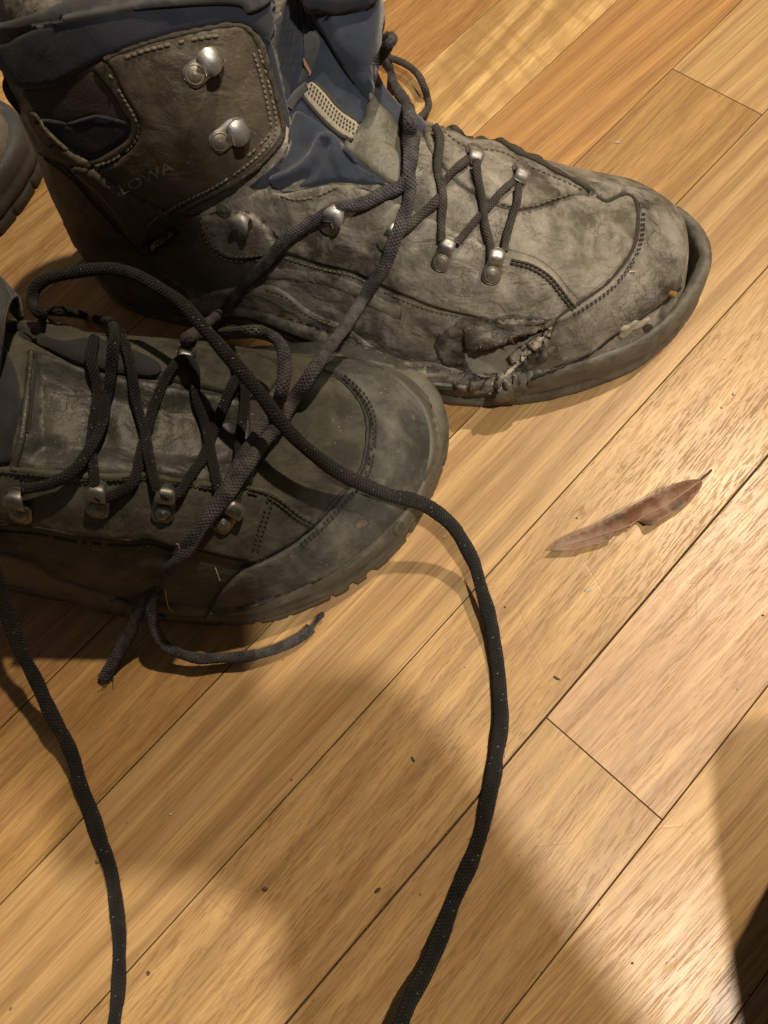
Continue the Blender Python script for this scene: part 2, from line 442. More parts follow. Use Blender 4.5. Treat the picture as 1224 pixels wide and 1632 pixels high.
    col = m.mix(m.ramp(gm, [(0.66, 0.0), (0.84, 0.40)]), col, (0.13, 0.10, 0.075))
    sp = m.n('TexVoronoi', feature='F1', Scale=75.0); m.set(sp.inputs['Vector'], v); rn = m.n('SeparateColor'); m.set(rn.inputs[0], sp.outputs[1])
    spot = m.math('MULTIPLY', m.ramp(sp.outputs[0], [(0.03, 1.0), (0.055, 0.0)]), m.math('GREATER_THAN', rn.outputs[0], 0.72))
    col = m.mix(m.math('MULTIPLY', spot, 0.75), col, (0.07, 0.045, 0.03))
    # fine scratches across the varnish
    w2 = m.n('TexVoronoi', feature='DISTANCE_TO_EDGE', Scale=1.0); m.set(w2.inputs['Vector'], m.map(v, scale=(16, 30, 1), rot=(0, 0, 1.1)))
    scr = m.math('MULTIPLY', m.ramp(w2.outputs[0], [(0.0, 1.0), (0.012, 0.0)]), m.ramp(m.noise(v, 30, 2), [(0.52, 0.0), (0.62, 1.0)]))
    col = m.mix(m.math('MULTIPLY', scr, 0.22), col, (0.20, 0.14, 0.09))
    wob = m.noise(m.map(v, scale=(16, 34, 1)), 1.0, 3, 0.5)
    h = m.math('SUBTRACT', m.math('MULTIPLY', streak, 0.25), m.math('ADD', m.math('MULTIPLY', pm, 0.15), m.math('MULTIPLY', scr, 0.2)))
    n1 = m.bump(wob, 0.25, 0.0009); n2 = m.bump(h, 0.30, 0.0005, n1)
    ro = m.math('ADD', m.math('MULTIPLY', gm, 0.16), m.math('ADD', m.math('MULTIPLY', pm, 0.14), 0.27))
    m.fin(col, ro, n2, 0.42)
    return m.m

M = {}
M['wood'] = wood('oak_floor')
M['gap'] = plain('joint_dirt', (0.085, 0.058, 0.036), 0.95, 0.4, 500, 0.8)
M['l1'] = leather('grey_olive_worn_leather', (0.180, 0.165, 0.132), (0.38, 0.355, 0.305), (0.048, 0.042, 0.032), 0.75, 0.6, 0.8, cs=230)
M['l1cap'] = leather('toe_cap_worn_leather', (0.160, 0.148, 0.120), (0.34, 0.32, 0.275), (0.036, 0.031, 0.024), 0.75, 1.0, 0.6, cs=170)
M['l1smooth'] = leather('smooth_vamp_leather', (0.220, 0.203, 0.165), (0.38, 0.355, 0.30), (0.090, 0.080, 0.061), 0.75, 0.5, 0.7)
M['l1dark'] = leather('dark_brown_leather', (0.084, 0.068, 0.045), (0.15, 0.127, 0.092), (0.045, 0.036, 0.024), 0.4, 0.25, 0.5, 0.5)
M['l1heel'] = leather('heel_leather', (0.084, 0.071, 0.051), (0.15, 0.133, 0.103), (0.042, 0.035, 0.025), 0.4, 0.25, 0.5)
M['l2'] = leather('dark_olive_nubuck', (0.060, 0.058, 0.042), (0.130, 0.124, 0.094), (0.027, 0.026, 0.019), 0.6, 0.25, 0.5, 0.75)
M['l2cap'] = leather('toe_rubber_nubuck', (0.066, 0.068, 0.060), (0.165, 0.160, 0.132), (0.034, 0.035, 0.031), 0.65, 0.25, 0.35, 0.7, (0.345, (0.24, 0.15, 0.09)))
M['tong2'] = leather('tongue_nubuck', (0.046, 0.046, 0.039), (0.11, 0.115, 0.105), (0.026, 0.026, 0.021), 0.55, 0.15, 0.5, 0.48)
M['l3'] = leather('grey_suede', (0.13, 0.115, 0.090), (0.22, 0.20, 0.16), (0.06, 0.052, 0.04), 0.4, 0.1, 0.3, 0.6)
M['l1tong'] = leather('greenish_tongue_leather', (0.105, 0.102, 0.074), (0.22, 0.21, 0.165), (0.045, 0.043, 0.030), 0.55, 0.3, 0.6, 0.46)
M['l1stain'] = leather('grimy_torn_leather', (0.075, 0.066, 0.052), (0.26, 0.24, 0.20), (0.024, 0.020, 0.016), 0.7, 1.0, 1.0, 0.55, cs=150)
M['edge'] = plain('raw_leather_edge', (0.060, 0.050, 0.036), 0.9, 0.45, 600, 1.0)
M['rag'] = plain('ragged_dark_trim', (0.080, 0.068, 0.050), 0.95, 0.45, 900, 1.0)
M['thread1'] = plain('tan_thread', (0.20, 0.175, 0.125), 0.85, 0.4, 900, 0.5)
M['thread2'] = plain('dark_thread', (0.050, 0.047, 0.036), 0.85, 0.4, 900, 0.5)
M['rubber1'] = rubber('grey_worn_rubber', (0.070, 0.063, 0.050), (0.20, 0.185, 0.15), 0.75, 90)
M['rubber2'] = rubber('dark_rubber', (0.070, 0.067, 0.053), (0.19, 0.172, 0.13), 0.55)
M['rubber3'] = rubber('black_rubber', (0.035, 0.036, 0.037), (0.10, 0.10, 0.095), 0.4)
M['blue'] = fabric('navy_fabric', (0.024, 0.032, 0.052), (0.068, 0.078, 0.10), 700, 0.55, 0.85, 0.5)
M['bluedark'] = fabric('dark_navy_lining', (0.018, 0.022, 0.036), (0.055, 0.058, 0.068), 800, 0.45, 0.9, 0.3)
M['bluemesh'] = fabric('navy_mesh', (0.026, 0.031, 0.047), (0.075, 0.08, 0.095), 420, 0.4, 0.9, 0.2)
M['fuzz'] = fabric('grey_fuzzy_collar', (0.052, 0.053, 0.056), (0.12, 0.12, 0.12), 1000, 0.7, 0.95, 0.4)
M['brownfab'] = fabric('brown_lining', (0.045, 0.032, 0.024), (0.085, 0.066, 0.05), 800, 0.4, 0.95, 0.3)
M['black'] = fabric('black_fabric', (0.020, 0.021, 0.022), (0.060, 0.062, 0.064), 700, 0.45, 0.8, 0.5)
M['liner'] = plain('exposed_tan_lining', (0.40, 0.355, 0.28), 0.95, 0.35, 500, 1.0)
M['liner2'] = fabric('exposed_ribbed_lining', (0.15, 0.135, 0.105), (0.32, 0.295, 0.24), 900, 0.9, 0.95, 0.3)
M['web'] = plain('cream_webbing', (0.42, 0.38, 0.29), 0.9, 0.3, 700, 0.6)
M['webdark'] = plain('dark_webbing', (0.060, 0.055, 0.05), 0.9, 0.3, 700, 0.6)
M['steel'] = metal('worn_steel', (0.42, 0.42, 0.415), 0.40, 0.75)
M['brass'] = metal('dull_rivet', (0.28, 0.26, 0.21), 0.46, 0.7)
M['steel2'] = metal('gunmetal', (0.20, 0.20, 0.195), 0.4, 0.55)
M['lace1'] = lace_mat('brown_grey_lace', (0.085, 0.073, 0.062), (0.36, 0.34, 0.31), 0.35, (0.13, 0.117, 0.102), 0.6)
M['lace1b'] = lace_mat('charcoal_fuzzy_lace', (0.062, 0.057, 0.060), (0.30, 0.29, 0.30), 0.5, (0.15, 0.143, 0.148), 0.7)
M['lace2'] = lace_mat('black_flecked_lace', (0.020, 0.0195, 0.0185), (0.30, 0.29, 0.27), 0.55, (0.042, 0.036, 0.032), 0.4)
M['tag'] = plain('black_tag', (0.018, 0.016, 0.013), 0.55, 0.3, 500, 0.4)
M['gold'] = plain('tan_print', (0.46, 0.38, 0.22), 0.7, 0.3, 900, 0.3)
M['scuff'] = leather('embossed_leather', (0.20, 0.175, 0.135), (0.28, 0.25, 0.20), (0.13, 0.11, 0.08), 0.5, 0.2, 0.3)
M['phone'] = plain('phone_shell', (0.03, 0.03, 0.034), 0.4, 0.1, 100, 0.1)
M['sleeve'] = fabric('dark_sleeve', (0.06, 0.065, 0.08), (0.09, 0.095, 0.11), 600, 0.4, 0.9, 0.6)
M['skin'] = plain('skin', (0.42, 0.26, 0.18), 0.55, 0.15, 300, 0.2)

# ------------------------------------------------------------------ floor
def marks(o, label=None, cat=None, group=None, kind=None):
    for k, v in (('label', label), ('category', cat), ('group', group), ('kind', kind)):
        if v: o[k] = v
    return o
BW = 57.15
fl = link('floor', [(-1.6, -1.2, -.0014), (1.6, -1.2, -.0014), (1.6, 1.9, -.0014), (-1.6, 1.9, -.0014)], [(0, 1, 2, 3)], M['gap'], None, False)
marks(fl, 'honey coloured oak strip floor laid diagonally under the boots', 'floor', None, 'structure')
ROOTLOC['floor'] = Vector((0, 0, 0))
ct, st_ = math.cos(BOARD_ANGLE), math.sin(BOARD_ANGLE)
def along(px, py):
    p = W(px, py); return (p.x * ct + p.y * st_) * 1000
def plank(i, s0, s1, col, wave, g0=0.5, g1=0.5):
    """strip number i (line i is its lower joint), from s0 to s1 mm along the strip"""
    a = 0.5 + BW * i + g0; b = 0.5 + BW * (i + 1) - g1; L = (s1 - s0 - 0.5) / 2 * MM; w = (b - a) / 2 * MM; r = 0.16 * MM
    prof = [(-w, -.018), (-w, -r), (-w + r * .35, -r * .3), (-w + r * 1.3, 0), (w - r * 1.3, 0), (w - r * .35, -r * .3), (w, -r), (w, -.018)]
    V = []
    for x, e in ((-L, 1), (-L + r * .8, 0), (L - r * .8, 0), (L, 1)):
        for y, z in prof: V.append((x, y, z - (r * .5 if e and z > -.01 else 0)))
    Fc = grid_faces(4, 8) + [tuple(range(8)), tuple(range(31, 23, -1))]
    me = bpy.data.meshes.new('plank'); me.from_pydata(V, [], Fc); me.update()
    bm = bmesh.new(); bm.from_mesh(me); bmesh.ops.recalc_face_normals(bm, faces=bm.faces); bm.to_mesh(me); bm.free()
    me.materials.append(M['wood'])
    o = bpy.data.objects.new('plank', me); COL.objects.link(o)
    sc = (s0 + s1) / 2 * MM; nc = (a + b) / 2 * MM
    o.location = (ct * sc - st_ * nc, st_ * sc + ct * nc, 0); o.rotation_euler = (0, 0, BOARD_ANGLE)
    o.color = (*col, wave); o.parent = fl
    return o
J1 = along(963, 1225); J2 = along(1143, 146)
TAN = (0.53, 0.352, 0.168); PINK = (0.51, 0.345, 0.205); HON = (0.48, 0.297, 0.122); ORA = (0.46, 0.262, 0.104); PALE = (0.58, 0.395, 0.178); BRN = (0.42, 0.250, 0.108)
rows = {
 -4: [(-1500, 1500, BRN, .6)], -3: [(-1500, 1500, PINK, .5)], -2: [(-1500, 1500, TAN, .35)],
 -1: [(-1500, J1, TAN, .30), (J1, 1500, PINK, .35)],
  0: [(-1500, 1500, TAN, .45)], 1: [(-1500, 1500, TAN, .75)],
  2: [(-1500, J2, HON, .45), (J2, 1500, TAN, .5)],
  3: [(-1500, 60, BRN, .45), (60, 1500, ORA, .45)],
  4: [(-1500, 130, BRN, .5), (130, 1500, PALE, 1.0)],
  5: [(-1500, 1500, ORA, .6)], 6: [(-1500, 1500, TAN, .5)], 7: [(-1500, 1500, HON, .5)], 8: [(-1500, 1500, HON, .5)], 9: [(-1500, 1500, TAN, .5)]}
for i in range(-12, 16):
    rw = rows.get(i, [(-1500, -100 + (i * 137) % 300, random.choice([HON, TAN, BRN]), .5), (-100 + (i * 137) % 300, 1500, random.choice([HON, TAN, ORA]), .5)])
    for s0, s1, c, wv in rw:
        k = random.uniform(.88, 1.07); c = tuple(x * k for x in c)
        plank(i, s0, s1, c, wv, 0.42 if i == 0 else 0.24, 0.42 if i == -1 else 0.24)
# ------------------------------------------------------------------ boot bodies
def foot_loft(rows, z0, nseg=28, per=6):
    """rows: x, near y, far y, ridge y, height, near/far roundness (mm)"""
    R = crom(np.array(rows, float), per); V = []; nv = 2 * nseg + 1
    for x, yn, yf, yr, H, pn, pf in R:
        for j in range(nv):
            if j <= nseg:
                th = (j / nseg) * math.pi / 2; p = pn; y0 = yn
            else:
                th = ((2 * nseg - j) / nseg) * math.pi / 2; p = pf; y0 = yf
            c = math.cos(th) ** (2 / p); s = math.sin(th) ** (2 / p)
            V.append((x * MM, (yr + (y0 - yr) * c) * MM, (z0 + (H - z0) * s) * MM))
    n = len(R); Fc = grid_faces(n, nv)
    Fc += [tuple(i * nv for i in range(n)) + tuple(i * nv + nv - 1 for i in range(n - 1, -1, -1))]
    Fc += [tuple(range(nv)), tuple((n - 1) * nv + j for j in range(nv - 1, -1, -1))]
    return V, Fc
def ring_loft(rings, nseg=72, per=6, cap=True):
    """rings: z, cx, cy, ax, ay, squareness"""
    R = crom(np.array(rings, float), per); V = []
    for z, cx, cy, ax, ay, p in R:
        for j in range(nseg):
            a = 2 * math.pi * j / nseg; c, s = math.cos(a), math.sin(a)
            V.append(((cx + ax * math.copysign(abs(c) ** (2 / p), c)) * MM, (cy + ay * math.copysign(abs(s) ** (2 / p), s)) * MM, z * MM))
    n = len(R); Fc = grid_faces(n, nseg, cv=True)
    if cap: Fc += [tuple(range(nseg))[::-1], tuple((n - 1) * nseg + j for j in range(nseg))]
    return V, Fc
def fuse(name, parts, voxel, smooth, it):
    V, Fc = merge(parts); me = bpy.data.meshes.new(name); me.from_pydata(V, [], Fc); me.update()
    bm = bmesh.new(); bm.from_mesh(me)
    bmesh.ops.triangulate(bm, faces=[f for f in bm.faces if len(f.verts) > 4]); bmesh.ops.recalc_face_normals(bm, faces=bm.faces); bm.to_mesh(me); bm.free()
    o = bpy.data.objects.new(name, me); COL.objects.link(o)
    r = o.modifiers.new('r', 'REMESH'); r.mode = 'VOXEL'; r.voxel_size = voxel * MM
    s = o.modifiers.new('s', 'SMOOTH'); s.factor = smooth; s.iterations = it
    dg = bpy.context.evaluated_depsgraph_get(); dg.update()
    out = bpy.data.meshes.new_from_object(o.evaluated_get(dg)); out.name = name
    bpy.data.objects.remove(o); bpy.data.meshes.remove(me)
    return out
def shape(me, fn):
    n = len(me.vertices); co = np.zeros(n * 3); me.vertices.foreach_get('co', co); co = co.reshape(-1, 3)
    no = np.zeros(n * 3); me.vertices.foreach_get('normal', no); no = no.reshape(-1, 3)
    h = np.array([fn(Vector(c)) for c in co]); co = co + no * h[:, None] * MM
    me.vertices.foreach_set('co', co.ravel()); me.update()
def dent(me, pts, depth, feather=10):
    Q = cpoly(pts); n = len(me.vertices); co = np.zeros(n * 3); me.vertices.foreach_get('co', co); co = co.reshape(-1, 3)
    no = np.zeros(n * 3); me.vertices.foreach_get('normal', no); no = no.reshape(-1, 3)
    px = np.array([topx(c) for c in co]); ins = inpoly(px, Q); d = dist_poly(px, Q)
    face = np.einsum('ij,ij->i', no, np.array([0, 0, CAMH]) - co) > 0
    k = np.where(ins & face, np.clip(d / feather, 0, 1), 0)
    co -= no * (k * depth * MM)[:, None]; me.vertices.foreach_set('co', co.ravel()); me.update()

def sole(name, outline, prof, mat, parent, lug=None, per=10, bottom=True):
    """outline: closed floor outline (mm); prof: list of (inset, z) from the bottom edge upwards and inwards"""
    C = resample(crom(np.array(outline, float), per, True), 1.6, True)
    cen = np.roll(C, -1, 0) - np.roll(C, 1, 0); nr = np.stack([-cen[:, 1], cen[:, 0]], 1); nr /= np.linalg.norm(nr, axis=1)[:, None]
    a = 0.5 * np.sum(C[:, 0] * np.roll(C[:, 1], -1) - np.roll(C[:, 0], -1) * C[:, 1])
    if a < 0: nr = -nr
    V = []; n = len(C)
    for k, q in enumerate(prof):
        for i in range(n):
            ins, z = q(C[i, 0], C[i, 1], i) if callable(q) else q
            if lug and z < 7: ins += lug(i, C[i])
            p = C[i] + nr[i] * ins
            w = 0.35 * noise.noise(Vector((p[0], p[1], z)) * 0.12) + 0.25 * noise.noise(Vector((p[0], p[1], z)) * 0.5)
            V.append(((p[0] + nr[i, 0] * w) * MM, (p[1] + nr[i, 1] * w) * MM, (z + (w * .6 if z > 1 else 0)) * MM))
    Fc = grid_faces(len(prof), n, cv=True)
    Fc.append(tuple((len(prof) - 1) * n + i for i in range(n)))
    if bottom: Fc.append(tuple(range(n))[::-1])
    me = bpy.data.meshes.new(name); me.from_pydata(V, [], Fc); me.update()
    bm = bmesh.new(); bm.from_mesh(me); bmesh.ops.triangulate(bm, faces=[f for f in bm.faces if len(f.verts) > 4]); bmesh.ops.recalc_face_normals(bm, faces=bm.faces); bm.to_mesh(me); bm.free()
    return link_mesh(name, me, mat, parent)

def crease(c, amp=1.0):
    return amp * (0.9 * noise.noise(c * 28) + 0.55 * noise.noise(c * 75 + Vector((3, 1, 2))) + 0.22 * noise.noise(c * 190))

# ---- boot one: old, torn
B1 = thing('hiking_boot', 'worn grey brown leather hiking boot with blue collar, torn side and gaping toe', 'boot', (-0.03, 0.24, 0))
rows1 = [(-193, 273, 299, 286, 52, 2, 2), (-190, 262, 304, 284, 66, 2.2, 2.2), (-180, 250, 312, 281, 84, 2.4, 2.4), (-150, 239, 316, 277, 96, 2.4, 2.4), (-100, 224, 305, 262, 104, 2.2, 2.3),
 (-50, 203, 294, 246, 104, 1.75, 2.3), (-5, 183, 288, 231, 95, 1.6, 2.4), (25, 178, 285, 227, 83, 1.65, 2.3), (50, 181, 286, 230, 70, 1.8, 2.2), (80, 191, 286, 237, 55, 2.0, 2.0), (94, 204, 275, 241, 48, 2.1, 2.1), (102, 214, 266, 241, 43, 2.3, 2.3), (106, 225, 256, 241, 36, 2.4, 2.4)]
shaft1 = [(55, -125, 277, 66, 37, 2.2), (80, -122, 274, 62, 40, 2.3), (100, -118, 274, 60, 40, 2.3), (120, -119, 282, 59, 39, 2.4), (138, -119, 292, 57, 38, 2.5), (152, -117, 301, 54, 36, 2.6)]
m1 = fuse('upper', [foot_loft(rows1, 8), ring_loft(shaft1)], 2.0, 0.6, 14)
dent(m1, [(742, 558, 1), (780, 556), (820, 541), (860, 526), (880, 515, 1), (868, 538), (845, 560), (815, 587), (790, 607), (768, 602), (748, 590)], 6.0, 7)
dent(m1, [(428, -40), (436, 40), (450, 120), (464, 195), (456, 240), (440, 282), (480, 284), (540, 280), (606, 288), (640, 270), (636, 200), (600, 130), (602, 60), (600, -60), (500, -80)], 16.0, 14)
def hollow(me, cx, cy, ax, ay, zt, zb):
    for v in me.vertices:
        r = math.hypot((v.co.x / MM - cx) / ax, (v.co.y / MM - cy) / ay)
        if v.co.z > zt * MM and r < 1: v.co.z = zb * MM + (zt - zb) * MM * max(0, (r - .93) / .07)
shape(m1, lambda c: crease(c, 0.8))
hollow(m1, -117, 301, 47, 29, 146, 95)
b1 = link_mesh('upper', m1, M['l1'], B1)
S1 = Surf(); S1.add(b1)
out1 = [(-197, 285), (-192, 264), (-177, 248), (-149, 236), (-99, 222), (-53, 199), (-10, 180), (26, 177), (50, 180), (80, 190), (98, 203), (110, 216), (117, 228), (119.5, 239), (118, 250), (113, 260), (105, 269), (94, 277), (80, 283), (62, 287), (30, 290), (-10, 290), (-60, 292), (-110, 304), (-160, 318), (-185, 310)]
def rim1(x, y):
    far = min(1, max(0, (y - 266) / 9)) * (1 if x > -150 else 0)
    toe = min(1, max(0, (x - 90) / 20))
    return 26.0 - 7 * far + 1.5 * toe * (1 - far)
def jg(i): return 0.9 * noise.noise(Vector((i * .23, 4, 1))) + .5 * noise.noise(Vector((i * .8, 2, 7)))
so1 = sole('sole', out1, [(3, 0), (0.4, 0.8), (0, 3), (0.2, 7.2), (1.3, 8.2), (0.9, 9.2), (0.2, 12), (0.0, 18), (lambda x, y, i: (0.8, rim1(x, y) - 2)), (lambda x, y, i: (2.4, rim1(x, y))), (lambda x, y, i: (3.6 + max(0, min(3.0, (x - 95) * .16)) + jg(i), rim1(x, y) - .5)), (lambda x, y, i: (5.2 + max(0, min(2.0, (x - 95) * .12)) + jg(i), rim1(x, y) - 4)), (lambda x, y, i: (6.0 + max(0, min(2.0, (x - 95) * .12)), 9)), (14, 8)], M['rubber1'], B1)
S1.add(so1)
C_ = np.array(out1, float); c0 = C_.mean(0); C_ = resample(crom(c0 + (C_ - c0) * np.array([.965, .90]), 6, True), 4, True)
V = [(x * MM, y * MM, .0105) for x, y in C_]
link('insole_shade', V, [tuple(range(len(V)))], plain('toe_gap_shade', (0.016, 0.013, 0.010), .95, .3, 300, .6), B1, False)  # near-black plate: shade inside the toe gap put into its colour

# ---- boot two: darker, toe intact
B2 = thing('hiking_boot', 'dark olive nubuck hiking boot with smooth rubber toe cap and untied laces', 'boot', (-0.15, 0.13, 0))
rows2 = [(-325, 150, 178, 164, 50, 2, 2), (-321, 138, 188, 163, 62, 2.2, 2.2), (-308, 122, 196, 160, 90, 2.3, 2.3), (-275, 108, 200, 155, 112, 2.3, 2.3), (-235, 98, 196, 148, 118, 2.3, 2.3), (-200, 90, 193, 143, 116, 2.4, 2.4), (-150, 81, 192, 138, 104, 2.4, 2.4),
 (-110, 76, 195, 131, 88, 2.4, 2.4), (-80, 79, 196, 131, 72, 2.2, 2.2), (-50, 91, 196, 139, 58, 2.1, 2.1), (-30, 108, 189, 146, 48, 2.1, 2.1), (-18, 126, 180, 151, 38, 2.2, 2.2), (-12, 139, 170, 154, 29, 2.2, 2.2)]
shaft2 = [(70, -255, 155, 66, 44, 2.3), (100, -252, 152, 62, 42, 2.3), (125, -250, 152, 58, 42, 2.2), (152, -250, 152, 55, 40, 2.2)]
m2 = fuse('upper', [foot_loft(rows2, 8), ring_loft(shaft2)], 2.0, 0.6, 12)
shape(m2, lambda c: crease(c, 0.5))
hollow(m2, -250, 152, 47, 33, 146, 95)
b2 = link_mesh('upper', m2, M['l2'], B2)
S2 = Surf(); S2.add(b2)
out2 = [(-330, 164), (-324, 140), (-308, 122), (-275, 108), (-219, 93), (-187, 86), (-156, 79), (-126, 74), (-102, 73), (-82, 75), (-51, 88), (-29, 106), (-14, 130), (-5, 157), (-10, 178), (-26, 194), (-47, 203), (-80, 206), (-130, 202), (-180, 198), (-240, 203), (-290, 206), (-318, 194)]
so2 = sole('sole', out2, [(3.5, 0), (1.2, 0.6), (1.0, 5), (1.2, 7), (2.6, 8.2), (2.2, 9), (0.6, 10), (0.4, 15), (1.8, 16.4), (1.4, 17.4), (1.2, 23), (3.0, 26), (6, 27.5), (12, 28)], M['rubber2'], B2,
           lug=lambda i, c: ((2.0 if c[0] > -75 else .8) if noise.noise(Vector((i * .31, 0, 3))) > .22 else 0.0) + .25 * noise.noise(Vector((i * .9, 1, 3))))
S2.add(so2)
# ------------------------------------------------------------------ hardware
def strip(prof, th=1.0, bulge=0.0):
    """bent metal strap: prof rows (x, z, half width) in mm, thickness th"""
    P = crom(np.array(prof, float), 6); n = len(P); V = []
    T = np.gradient(P[:, :2], axis=0); T /= np.linalg.norm(T, axis=1)[:, None] + 1e-9
    for i in range(n):
        x, z, w = P[i]; nx, nz = -T[i, 1], T[i, 0]
        bl = bulge * max(0, (i / (n - 1) - .5) * 2)
        for yy, k in ((-w, -.5 - bl * .55), (-w - .15, -bl * .5), (-w, .5 - bl * .45), (-w * .55, .62 + bl * .3), (0, .66 + bl * .6), (w * .55, .62 + bl * .3), (w, .5 - bl * .45), (w + .15, -bl * .5), (w, -.5 - bl * .55), (0, -.5 + bl * .5)):
            V.append((x + nx * k * th, yy, z + nz * k * th))
    Fc = grid_faces(n, 10, cv=True) + [tuple(range(10))[::-1], tuple((n - 1) * 10 + j for j in range(10))]
    return V, Fc
def lathe(prof, seg=24, c=(0, 0, 0)):
    V = []
    for r, z in prof:
        for j in range(seg):
            a = 2 * math.pi * j / seg; V.append((c[0] + r * math.cos(a), c[1] + r * math.sin(a), c[2] + z))
    n = len(prof); Fc = grid_faces(n, seg, cv=True) + [tuple((n - 1) * seg + j for j in range(seg))]
    return V, Fc
def frame(surf, c, d, lift=0.0):
    l, n = surf.hit(*c); q, _ = surf.hit(*d)
    n = sum((surf.hit(c[0] + a, c[1] + b)[1] for a, b in ((-6, 0), (6, 0), (0, -6), (0, 6))), Vector()).normalized()
    t = (q - l); t = (t - n * t.dot(n)).normalized(); s = n.cross(t)
    return Matrix(((t.x, s.x, n.x, l.x), (t.y, s.y, n.y, l.y), (t.z, s.z, n.z, l.z), (0, 0, 0, 1))) @ Matrix.Translation((0, 0, lift * MM))
def place(mat4, VF): return [mat4 @ (Vector(v) * MM) for v in VF[0]], VF[1]
def hardware(surf, c, d, parent, kind, body, riv, k=1.0):
    """a lace hook: riveted foot plate with a bent metal nose; c rivet pixel, d pixel the nose points to"""
    m4 = frame(surf, c, d, 0.2) @ Matrix.Scale(k, 4)
    if kind == 'nose':
        prof = [(-3.6, .3, 1.6), (-2.6, .5, 3.2), (0, .6, 3.7), (3, .6, 3.6), (6.0, .7, 3.9), (8.2, 1.1, 3.5), (10.0, 2.4, 2.6), (10.5, 4.0, 2.3), (9.8, 5.4, 2.9), (8.0, 6.3, 3.9), (6.0, 6.4, 4.0), (4.6, 6.1, 3.3), (4.2, 5.9, 2.4)]
    elif kind == 'loop':
        prof = [(-3.9, .3, 1.8), (-2.6, .5, 3.5), (0, .6, 3.9), (2.5, .7, 3.6), (4.0, 1.6, 3.1), (5.6, 3.6, 3.0), (7.6, 4.2, 3.0), (9.4, 3.0, 2.9), (9.9, 1.0, 2.7)]
    else:
        prof = [(-3.9, .3, 1.9), (-2.6, .5, 3.6), (0, .6, 4.0), (2.8, .7, 3.9), (4.0, 1.8, 3.8), (4.5, 4.2, 3.7), (6.5, 5.0, 3.4), (8.8, 4.6, 3.0), (9.8, 2.6, 2.8), (9.9, .8, 2.7)]
    V, Fc = place(m4, strip(prof, 1.0, 1.8 if kind == 'nose' else 0.3)); o = link('lace_hook', V, Fc, body, parent)
    if kind == 'dome': pr = [(3.3, .6), (3.3, 1.1), (3.0, 1.9), (2.3, 2.6), (1.2, 3.0), (.01, 3.1)]
    else: pr = [(3.5, .6), (3.5, 1.5), (3.1, 2.0), (2.75, 1.75), (2.5, 1.9), (1.4, 2.15), (.01, 2.2)]
    V, Fc = place(m4, lathe(pr)); r = link('rivet', V, Fc, riv, None); sub(r, o)
    return o
def lace(name, pts, surf, mat, parent, ra=2.7, rb=2.0, sm=3, taper=None, seg=12, up=None, fuzz=2.2):
    """pts: (px, py, v): v <= 9 lies v mm proud of whatever is there, v > 9 hangs v mm above the floor"""
    out = []
    for p in pts:
        if p[2] <= 9:
            h = surf.ray(p[0], p[1])
            l, n = (h[0], h[1]) if h else (W(p[0], p[1], 0), Vector((0, 0, 1)))
            out.append(l + n * p[2] * MM)
        else: out.append(W(p[0], p[1], p[2]))
    A = resample(crom(np.array([tuple(o) for o in out]), 10), 0.0014); A = smooth_path(A, sm)
    view = np.array([tuple((CAM - Vector(a)).normalized()) for a in A]) if up is None else up
    T = np.gradient(A, axis=0); T /= np.linalg.norm(T, axis=1)[:, None] + 1e-12; sd = np.cross(T, view)
    ph = np.array([0.9 * noise.noise(Vector(a) * 26 + Vector((3, 0, 0))) for a in A])
    view = view * np.cos(ph)[:, None] + sd * np.sin(ph)[:, None]
    A = A + sd * (np.array([noise.noise(Vector(a) * 60) for a in A]) * .0009)[:, None]
    tp = np.array([1 + 0.20 * noise.noise(Vector(a) * 100) + .06 * noise.noise(Vector(a) * 500) for a in A])
    if taper is not None: tp *= taper(np.linspace(0, 1, len(A)))
    V, Fc, uv = tube(A, ra * MM, rb * MM, seg, view, tp)
    o = link(name, V, Fc, mat, parent, uvs=uv)
    # loose fibres standing off the weave
    hair = []; rr = random.Random(len(A)); n_h = int(len(A) * fuzz)
    for _ in range(n_h):
        i = rr.randrange(1, len(A) - 1); a = rr.uniform(0, 6.283); u = np.array(view[i]); u = u - T[i] * (u @ T[i]); u /= np.linalg.norm(u) + 1e-9; w = np.cross(T[i], u)
        d = w * math.cos(a) * ra + u * math.sin(a) * rb; dn = d / np.linalg.norm(d); p0 = A[i] + d * MM * tp[i]; L = rr.uniform(.5, 1.6) * MM
        p1 = p0 + (dn * rr.uniform(.2, .6) + T[i] * rr.uniform(-.8, .8)) * L; p2 = p1 + (dn * rr.uniform(-.3, .4) + T[i] * rr.uniform(-1, 1)) * L
        hv, hf, _u = tube([p0, p1, p2], .05 * MM, .05 * MM, 3, None, None, False); hair.append((hv, hf))
    if hair:
        V, Fc = merge(hair); marks(sub(link('lint', V, Fc, mat, None), o), kind='stuff')
    return o
def patch(name, ctrl, mat, parent, th=1.5, n=7, wob=0.6, seed=0):
    """sheet through a net of (px, py, z) points"""
    C = np.array([[tuple(W(*c)) for c in row] for row in ctrl])
    R = np.array([crom(C[i], n) for i in range(len(C))]); G = np.array([crom(R[:, j], n) for j in range(R.shape[1])])
    nu, nv = G.shape[:2]; P = G.reshape(-1, 3)
    P = np.array([p + np.array([0, 0, 1]) * wob * MM * noise.noise(Vector(p) * 90 + Vector((seed, 0, 0))) for p in P])
    me = bpy.data.meshes.new(name); me.from_pydata([tuple(p) for p in P], [], grid_faces(nu, nv)); me.update()
    bm = bmesh.new(); bm.from_mesh(me); bmesh.ops.recalc_face_normals(bm, faces=bm.faces)
    if sum(f.normal.dot(CAM - f.calc_center_median()) for f in bm.faces) < 0: bmesh.ops.reverse_faces(bm, faces=bm.faces)
    bm.normal_update()
    bmesh.ops.solidify(bm, geom=bm.faces[:], thickness=th * MM); bm.to_mesh(me); bm.free()
    return link_mesh(name, me, mat, parent)
